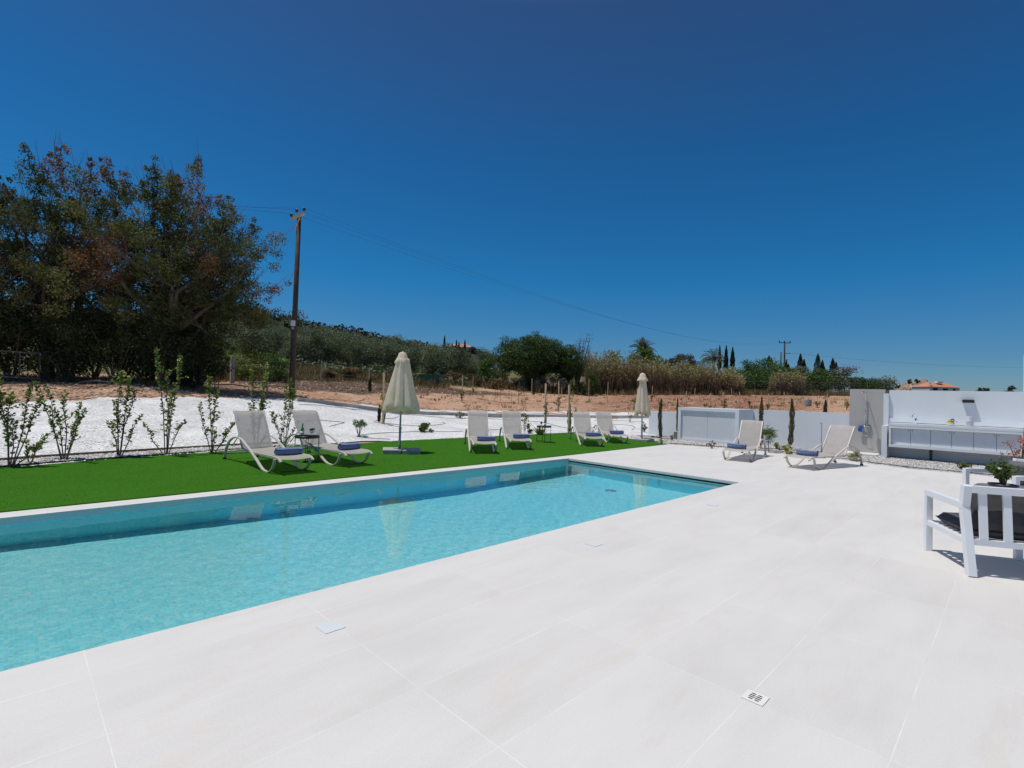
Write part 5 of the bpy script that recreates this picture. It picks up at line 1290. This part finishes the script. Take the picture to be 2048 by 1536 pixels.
# round dense tree in the middle with its two trunks
tree('round_tree', 'large round dark green tree in the middle distance behind the orange soil', 'tree', A(1062, 57, -.2), 6.9, 9.6, 1.6, .24, 300, 40000, .17, 'l_dark', 360, forks=3, cr=.66, hollow=.4, limbs=24, wd=8, cz=3.9)
tree('leaning_tree', 'smaller dark tree leaning on the round tree, with reddish dead twigs', 'tree', A(1135, 56, -.2), 6.0, 3.8, 1.5, .16, 90, 14000, .15, 'l_dark', 361, forks=2, cr=.5, twigs=10, limbs=14, wd=4)
dt = thing('dead_branch_tree', 'reddish half-dead shrub tree reaching up beside the round tree', 'tree', A(1152, 58, 0)); rd = random.Random(3); tb = MB(); LP = []
for i in range(16):
    e = Vector((RX*rd.uniform(-.9, 1.9), RY*rd.uniform(-.9, 1.9), 0))+Vector((0, 0, rd.uniform(4, 6.9))); P_ = [Vector((0, 0, 0)), e*.4+Vector((0, 0, .3)), e*.75, e]; tb.tube(P_, [.07, .05, .03, .012], 5, cap=False)
    for k_ in range(28):
        s_ = rd.uniform(.45, 1.03); p = e*s_+Vector((rd.uniform(-.35, .35), rd.uniform(-.35, .35), rd.uniform(-.3, .3))); LP.append(p)
        if k_ % 3 == 0: tb.tube([e*s_, p], [.014, .005], 4, cap=False)
tb.build('trunk', M['twig'], dt); rg = np.random.default_rng(2); leaf_obj('crown', LP, .2*(.6+.7*rg.random(len(LP))), M['l_grey'], dt, rg)
tree('citrus_tree', 'small bright green round tree beside the large round tree', 'tree', A(977, 62, -.1), 3.3, 2.9, 1.0, .09, 22, 3800, .16, 'l_green', 362, cr=.62)
tree('citrus_tree', 'small rounded tree before the dark shed', 'tree', A(905, 72, -.1), 3.4, 3.8, .9, .1, 22, 3600, .18, 'l_olive', 363, cr=.7)
for i, (x, d_, h, w, mt, lb) in enumerate([(1085, 53, 2.0, 2.0, 'l_grey', 'grey twiggy bush under the round tree'), (1040, 55, 1.5, 1.6, 'l_olive', 'small grey-green bush at the round tree trunk'), (1108, 54, 2.2, 2.6, 'l_grey', 'grey bush hanging below the round tree crown'), (1155, 55, 2.2, 2.2, 'l_dark', 'dark bush at the reed end of the round tree'), (1185, 57, 2.6, 2.2, 'l_green', 'green bush where the reeds begin'),
     (905, 56, 1.6, 2.4, 'l_brown', 'dry brown bush beside the green skip'), (950, 55, 1.5, 2.6, 'l_brown', 'wide dry brown bush before the shed'), (985, 54, 1.3, 2.6, 'l_brown', 'low dry brown brush at the small bright tree'), (880, 58, 1.8, 1.6, 'l_olive', 'grey-green bush next to the green skip'), (1005, 62, 1.9, 3.4, 'l_brown', 'dry brown brush glimpsed left of the round tree trunk'), (1040, 64, 1.9, 3.4, 'l_brown', 'dry brown brush glimpsed behind the round tree trunks'), (1075, 63, 1.9, 3.2, 'l_brown', 'dry brown brush in the gap under the round tree crown')]):
    bush('field_bush', lb, 'bush', A(x, d_, -.1), h, w, 1900, .14, mt, 370+i, ncl=16, stem=.03)
# dark shed and pale roof behind
p = A(960, 70, -.2); s_ = thing('field_shed', 'low dark sheet-metal shed half hidden by the small bright tree', 'shed', p, YAW-PI/2)
b = MB(); b.box((-1.5, 0, 0), (1.7, 3, 1.9)); b.build('wall', M['shed'], s_)
b = MB(); b.add([(-1.7, -.2, 1.95), (1.9, -.2, 1.91), (1.9, 3.2, 2.2), (-1.7, 3.2, 2.2), (-1.7, -.2, 2.0), (1.9, -.2, 1.96), (1.9, 3.2, 2.25), (-1.7, 3.2, 2.25)], [(3, 2, 1, 0), (4, 5, 6, 7), (0, 1, 5, 4), (1, 2, 6, 5), (2, 3, 7, 6), (3, 0, 4, 7)]); b.build('roof', M['steel'], s_)
b = MB(); b.box((.4, -.03, .05), (1.2, -.003, 1.7)); b.build('door', M['dark'], s_)
# far house on the hill with cypresses
def house(p, rz, label, w, dp, h, rh, wins):
    t = thing('house', label, 'house', p, rz); b = MB(); b.box((-w/2, 0, -2), (w/2, dp, h)); b.build('wall', M['far_wall'], t)
    o_ = .5; b = MB(); b.add([(-w/2-o_, -o_, h), (w/2+o_, -o_, h), (w/2+o_, dp+o_, h), (-w/2-o_, dp+o_, h), (-w/2+dp*.42, dp/2, h+rh), (w/2-dp*.42, dp/2, h+rh)], [(3, 2, 1, 0), (0, 1, 5, 4), (1, 2, 5), (2, 3, 4, 5), (3, 0, 4)]); b.build('roof', M['tile_roof'], t)
    for (x, z, ww, hh) in wins:
        b = MB(); b.box((x-ww/2, -.06, z), (x+ww/2, -.005, z+hh)); b.build('window', M['dark'], t)
    return t
DH = 185; p = A(912, DH); p.z = zy(912, DH, 705); house(p, YAW-PI/2-.2, 'pale house with orange roof among cypresses on the hill', 11, 8, 2.0, 1.5, [(-2.5, .4, 1.2, 1.2), (2.5, .4, 1.2, 1.2)])
DH2 = 300; p = A(1890, DH2); p.z = zy(1890, DH2, 784); hh = house(p, YAW-PI/2+.1, 'white house with terracotta roof far beyond the kitchen wall', 19.5, 12, 2.9, 3.0, [(-6.2, .8, 3.2, 1.4), (.4, .9, 3.2, 1.2), (6.2, .9, 1.8, 1.2)])
b = MB(); b.box((-2.2, 2.5, 5.3), (1.6, 4.5, 6.4), bev=.05); b.build('solar_tank', M['white2'], hh)
b = MB(); b.lathe([(.1, 0), (1.0, .25), (1.2, .6)], 14); o = b.build('satellite_dish', M['white2'], hh); o.location = (-9, 1, 5.2); o.rotation_euler = (1.2, 0, .4)
b = MB(); b.tube([(-9, 1.0, 2.9), (-9, 1.0, 5.3)], .1, 6); b.build('dish_mast', M['steel'], hh)
p = A(967, 120); p.z = zy(967, 120, 718); house(p, YAW-PI/2, 'flat white building glimpsed between the small bright tree and the round tree', 6, 5, 1.0, .15, [(0, .2, .8, .5)])
# rocky knoll
def knoll():
    rng = np.random.default_rng(51); b = MB(); nx, ny = 60, 24; D0 = 330
    for j in range(ny+1):
        for i in range(nx+1):
            x = 1745+150*i/nx; d_ = D0+70*j/ny; X, Y = at(x, d_); u = (x-1745)/150
            prof = interp([(0, 0), (.18, .28), (.35, .45), (.42, .74), (.55, .82), (.66, 1), (.73, .95), (.78, .55), (1, 0)], u); v = math.sin(PI*min(1, (j+.0)/ny*1.0))
            h = 11.5*prof*v**.6; z0 = zy(1800, D0, 786)
            h += (h > 1.2)*1.1*(abs(math.sin(x*.33+j*.9))+abs(math.sin(x*.19-j*1.3))-.9)
            b.v.append((X, Y, z0-3+h+2.6))
    for j in range(ny):
        for i in range(nx): a = j*(nx+1)+i; b.f.append((a, a+1, a+nx+2, a+nx+1)); b.mi.append(0)
    return b
struct('rocky_hill', knoll(), M['rock'])
rng = np.random.default_rng(52)
for i, (x, d_, yb, h, w, mt, lb) in enumerate([(1818, 345, 768, 3.6, 3.0, 'l_scrub', 'dark shrub on top of the rocky hill'), (1835, 345, 766, 2.6, 4.0, 'l_scrub', 'second dark shrub near the top of the rocky hill'), (1775, 320, 787, 5.5, 9, 'l_scrub', 'dark bush at the foot of the rocky hill'), (1745, 300, 782, 5, 14, 'l_olive', 'wide green bush between the rocky hill and the last trees'), (1795, 325, 776, 2.4, 4, 'l_scrub', 'low dark shrub on the rocky hill shoulder'),
     (1967, 280, 789, 4.8, 6, 'l_scrub', 'small distant bush peeping over the middle of the kitchen wall'), (2020, 280, 789, 4.6, 9, 'l_scrub', 'small distant bush peeping over the kitchen wall near the pier')]):
    p = A(x, d_); p.z = zy(x, d_, yb); bush('far_bush', lb, 'bush', p, h, w, 500, .8, mt, 400+i, ncl=10, stem=.1)
# cypresses
def cypress(x, d_, yb, yt, w, label, seed, lobes=1):
    p = A(x, d_); p.z = zy(x, d_, yb); h = zy(x, d_, yt)-p.z; t = thing('cypress', label, 'cypress', p, 0, 'slender cypresses on the skyline'); rg = np.random.default_rng(seed)
    b = MB(); b.tube([(0, 0, -2), (0, 0, h*.5), (0, 0, h*.9)], [.16, .1, .03], 6); b.build('trunk', M['bark'], t)
    P = []
    for l in range(lobes):
        n = 6000//lobes+300; hl = h*(1 if l == 0 else .72); s_ = rg.random(n)**.85; ox = 0 if l == 0 else w*.42
        r = w*.40*(1 if l == 0 else .7)*np.clip(np.minimum(s_*6+.35, (1-s_)**.75*1.35), 0, 1)*rg.random(n)**.35*(.93+.08*np.sin(s_*19+seed)); a = rg.uniform(0, 2*PI, n)
        P.append(np.c_[RX*ox+r*np.cos(a), RY*ox+r*np.sin(a), s_*hl])
    P = np.concatenate(P); n = len(P); leaf_obj('crown', P, .0018*d_*(.6+.7*rg.random(n)), M['l_cyp'], t, rg, .35, 2.2)
for i, (x, d_, yb, yt, w, lb, l) in enumerate([(886, 170, 708, 671, 1.5, 'tallest cypress beside the orange-roofed hill house', 1), (894, 178, 706, 688, 1.1, 'small cypress right of the tallest one by the hill house', 1), (902, 180, 705, 687, 1.2, 'cypress before the hill house roof', 1), (910, 178, 704, 680, 1.0, 'slim cypress in the middle of the hill house row', 1), (915, 180, 704, 684, .9, 'thin cypress beside the slim middle one at the hill house', 1),
      (927, 172, 712, 680, 1.5, 'tall dark cypress at the end of the hill house row', 1), (1438, 118, 740, 690, 1.3, 'first of three tall cypresses behind the drooping palm', 1), (1451, 118, 740, 690, 1.5, 'second of three tall cypresses, beside the drooping palm', 1), (1464, 116, 735, 694, 1.5, 'third of three tall cypresses, clear of the palm', 1), (1537, 130, 730, 711, 1.5, 'short cypress top rising behind the green trees', 2),
      (1572, 125, 748, 720, 1.4, 'dark cypress at the foot of the distant utility pole', 2), (1600, 120, 745, 707, 2.1, 'pointed cypress between the distant pole and the double cypress', 2), (1635, 118, 752, 707, 2.6, 'thick double-topped cypress on the skyline', 2), (1665, 122, 744, 716, 1.9, 'last skyline cypress above the purple-flowering tree', 2)]):
    cypress(x, d_, yb, yt, w, lb, 420+i, l)
tree('far_tree', 'dark rounded tree beside the hill house cypresses', 'tree', A(946, 150, -.2), 6.3, 4.2, 1.2, .14, 18, 2600, .5, 'l_scrub', 440, cr=1.0)
# palms
def palm(x, d_, yb, yt, sp, label, seed, droop=.5, n=36):
    p = A(x, d_); p.z = zy(x, d_, yb); h = zy(x, d_, yt)-p.z; rd = random.Random(seed); rg = np.random.default_rng(seed); t = thing('palm_tree', label, 'palm', p)
    th = h*.72; b = MB(); b.tube([(0, 0, -1), (.1, 0, th*.5), (0, 0, th)], [.28, .22, .24], 9); b.build('trunk', M['bark'], t, smooth=True); B_, Tp_ = [], []; rb = MB()
    for i in range(n):
        a = rd.uniform(0, 2*PI); el = rd.uniform(-.25, 1.35); L = sp*rd.uniform(.75, 1.05); q = Vector((0, 0, th)); dv = Vector((math.cos(a)*math.cos(el), math.sin(a)*math.cos(el), math.sin(el))); pts = [q.copy()]
        for s in range(9):
            q = q+dv*L/9; dv = (dv+Vector((0, 0, -droop*.22*(s+1)/4))).normalized(); pts.append(q.copy())
        rb.tube(pts, [.04]*5+[.03, .025, .02, .015, .008], 4, cap=False)
        for s in range(2, 10):
            sd = (pts[s]-pts[s-1]).cross(Vector((0, 0, 1))).normalized(); ll = L*.2*(1-.5*abs(s-5)/5)
            for sg in (-1, 1):
                for m_ in range(2):
                    o_ = pts[s].lerp(pts[s-1], m_*.5); B_.append(o_); Tp_.append(o_+sd*sg*ll+(pts[s]-pts[s-1])*1.1+Vector((0, 0, -ll*.35)))
    rb.build('frond_rib', M['bark2'], t); blade_obj('fronds', np.array(B_), np.array(Tp_), .07, M['l_palm'], t, rg)
palm(1284, 92, 760, 678, 2.6, 'tall palm with a dense green head above the reeds', 450, .5, 60)
palm(1226, 84, 760, 699, 1.7, 'small palm top barely rising above the reeds', 451, .35, 30)
palm(1426, 96, 765, 702, 2.8, 'drooping pale palm in front of the three tall cypresses', 452, .9, 34)
tree('ficus_tree', 'dense green tree wrapped round the foot of the tall palm', 'tree', A(1290, 88, -.2), 7.4, 6.2, 1.2, .2, 40, 7000, .3, 'l_green', 453, cr=.9, forks=2)
tree('grey_tree', 'rounded purplish-grey tree standing above the reeds', 'tree', A(1362, 84, -.2), 6.5, 6.8, 1.3, .2, 60, 9000, .24, 'l_grey', 454, cr=.75, hollow=.6)
# broad green trees on the right
for i, (x, d_, h, w, mt, lb) in enumerate([(1490, 88, 5.6, 6.0, 'l_green', 'broad green tree just past the end of the tall reeds'), (1530, 92, 6.6, 8.0, 'l_green', 'broad green domed tree below the short cypress top'), (1495, 74, 3.6, 4.4, 'l_dark', 'dark glossy tree behind the dry fence line'), (1555, 80, 4.6, 5.0, 'l_green', 'green tree at the foot of the distant utility pole'), (1600, 86, 4.6, 5.4, 'l_olive', 'grey-green tree between pole and double cypress'),
      (1640, 80, 4.2, 5.2, 'l_green', 'bright green tree under the double cypress'), (1628, 70, 3.0, 5.0, 'l_dark', 'low dark bush tree behind the gate frame and barrel'), (1680, 78, 4.7, 5.6, 'l_olive', 'olive-green tree carrying the purple blossom'), (1720, 84, 3.2, 4.8, 'l_dark', 'dark low tree above the shower wall corner'), (1455, 84, 3.8, 4.4, 'l_green', 'bright green tree behind the reeds below the cypress trio'), (1515, 70, 3.0, 5.5, 'l_dark', 'low dark spreading tree behind the dry fence line past the reeds'), (1572, 72, 3.2, 4.6, 'l_green', 'low green tree directly below the distant utility pole'), (1760, 95, 3.4, 6.5, 'l_olive', 'dull green low tree above the gap between shower wall and kitchen')]):
    tree('field_tree', lb, 'tree', A(x, d_, -.2), h, w, h*.22, .14, 36, 5200, .26, mt, 460+i, cr=w*.17, limbs=10)
rg = np.random.default_rng(70); q = A(1695, 78); P = np.array(q)+np.c_[rg.normal(0, .75, 420), rg.normal(0, .75, 420), 3.9+rg.normal(0, .38, 420)]
jt = thing('blossom_tree', 'purple-flowering jacaranda crown among the green trees above the shower wall', 'tree', A(1690, 77)); b = MB(); b.tube([(0, 0, 0), (.2, .1, 1.6), (.4, .2, 3.6)], [.12, .09, .05], 7); b.build('trunk', M['bark2'], jt); o = leaf_obj('blossom', P-np.array(A(1690, 77)), .26, M['l_purple'], jt, rg)
# ================================================================== REEDS AND DRY GRASS
def reeds(name, x0, x1, d0, d1, n, htop, seed, mat):
    rng = np.random.default_rng(seed); B_, Tp_, R_, W_ = [], [], [], []; LPb, LPt, LR = [], [], []
    for i in range(n):
        x = rng.uniform(x0, x1); d_ = rng.uniform(d0, d1); b0 = np.array(A(x, d_)); h = interp(htop, x)*(1+.09*math.sin(x*.13)+.07*math.sin(x*.047+d_*.8))*rng.uniform(.6, 1.07); l = rng.normal(0, .09*h, 2)
        t0 = b0+np.array((l[0], l[1], h)); B_.append(b0); Tp_.append(t0); R_.append(rng.uniform(.05, .5)); W_.append(.055)
        for k_ in range(5):
            s = rng.uniform(.35, 1); q = b0*(1-s)+t0*s; a = rng.uniform(0, 2*PI); L = rng.uniform(.3, .75); LPb.append(q); LPt.append(q+np.array((math.cos(a)*L*.6, math.sin(a)*L*.6, L*rng.uniform(-.15, .7)))); LR.append(np.clip(.25+.6*s*s+rng.normal(0, .14), 0, 1)*(1 if s > .5 else .8))
    o = blade_obj(name, np.array(B_+LPb), np.array(Tp_+LPt), np.array(W_+[.075]*len(LPb)), M[mat], None, rng, np.array(R_+LR), .2); tag(o, kind='stuff')
reeds('reeds', 1172, 1485, 59, 67, 4600, [(1172, 4.5), (1210, 4.9), (1260, 4.5), (1320, 3.9), (1400, 3.5), (1450, 3.2), (1485, 2.5)], 80, 'l_reed')
reeds('reeds', 1540, 1610, 61, 64, 420, [(1540, 2.6), (1575, 3.4), (1610, 2.4)], 81, 'l_reed')
def tufts(name, n, seed, fn, hmin, hmax, mat, wid=.03):
    rng = np.random.default_rng(seed); B_, Tp_ = [], []
    for i in range(n):
        x, d_ = fn(rng); b0 = np.array(A(x, d_)); h = rng.uniform(hmin, hmax)
        for k_ in range(9): a = rng.uniform(0, 2*PI); r = rng.uniform(.05, .45)*h; o_ = rng.normal(0, .12, 3); o_[2] = 0; B_.append(b0+o_); Tp_.append(b0+o_+np.array((math.cos(a)*r, math.sin(a)*r, h*rng.uniform(.6, 1))))
    tag(blade_obj(name, np.array(B_), np.array(Tp_), wid, M[mat], None, rng), kind='stuff')
def f1(r):
    x = r.uniform(590, 1780); lo = 46 if x < 900 else 52 if x < 1150 else 57 if x < 1500 else 60; return x, lo+r.normal(0, .9)+1+10*r.random()
tufts('dry_grass', 3000, 90, f1, .25, 1.0, 'l_dryg', .05)
def f2(r): x = r.uniform(400, 760); return x, interp(E0, x)+r.uniform(-1.5, 14)
tufts('dry_grass', 1500, 91, f2, .12, .5, 'l_dryg', .03)
tufts('dry_grass', 700, 92, lambda r: (r.uniform(-60, 430), r.uniform(20.5, 25)), .1, .35, 'l_dryg', .02)
tufts('dry_grass', 260, 93, lambda r: (r.uniform(640, 1720), r.uniform(34, 57)), .1, .42, 'l_dryg', .03)
tufts('weeds', 170, 94, lambda r: (r.uniform(600, 1720), r.uniform(32, 57)), .1, .35, 'l_lime', .04)
# wire mesh fence with old gate beyond the soil on the right
pf = [A(x, 60.5) for x in (1470, 1510, 1560, 1604, 1622, 1660, 1700, 1735)]
ff = thing('field_fence', 'old rusty wire mesh fence with timber posts before the green trees', 'fence', pf[0])
for p_ in pf:
    b = MB(); b.tube([p_-pf[0]-Vector((0, 0, .1)), p_-pf[0]+Vector((0, 0, 1.75))], .03, 6); b.build('post', M['bark2'], ff)
b = MB()
for a, c in zip(pf, pf[1:]):
    a, c = a-pf[0], c-pf[0]
    for z in (.15, .45, .75, 1.05, 1.35, 1.65): b.tube([a+Vector((0, 0, z)), c+Vector((0, 0, z))], .009, 4)
    for k_ in range(12): m_ = a.lerp(c, k_/12); b.tube([m_+Vector((0, 0, .1)), m_+Vector((0, 0, 1.66))], .008, 4)
b.build('wire_mesh', M['twig'], ff)
# fallen branches and debris at the shade edge
for i, (x0, y0, x1, y1, lb) in enumerate([(432, 772, 500, 776, 'pale fallen pole lying at the shade edge'), (500, 768, 545, 769, 'dark fallen branch beside the stake stub'), (160, 768, 230, 769, 'dry fallen branch under the dark bushes')]):
    a, c = T(x0, y0, 15), T(x1, y1, 15); b = MB(); b.tube([a+Vector((0, 0, .06)), a.lerp(c, .5)+Vector((0, 0, .13)), c+Vector((0, 0, .05))], [.05, .045, .03], 7); tag(b.build('fallen_branch', M['bark2'], smooth=True), lb, 'branch')
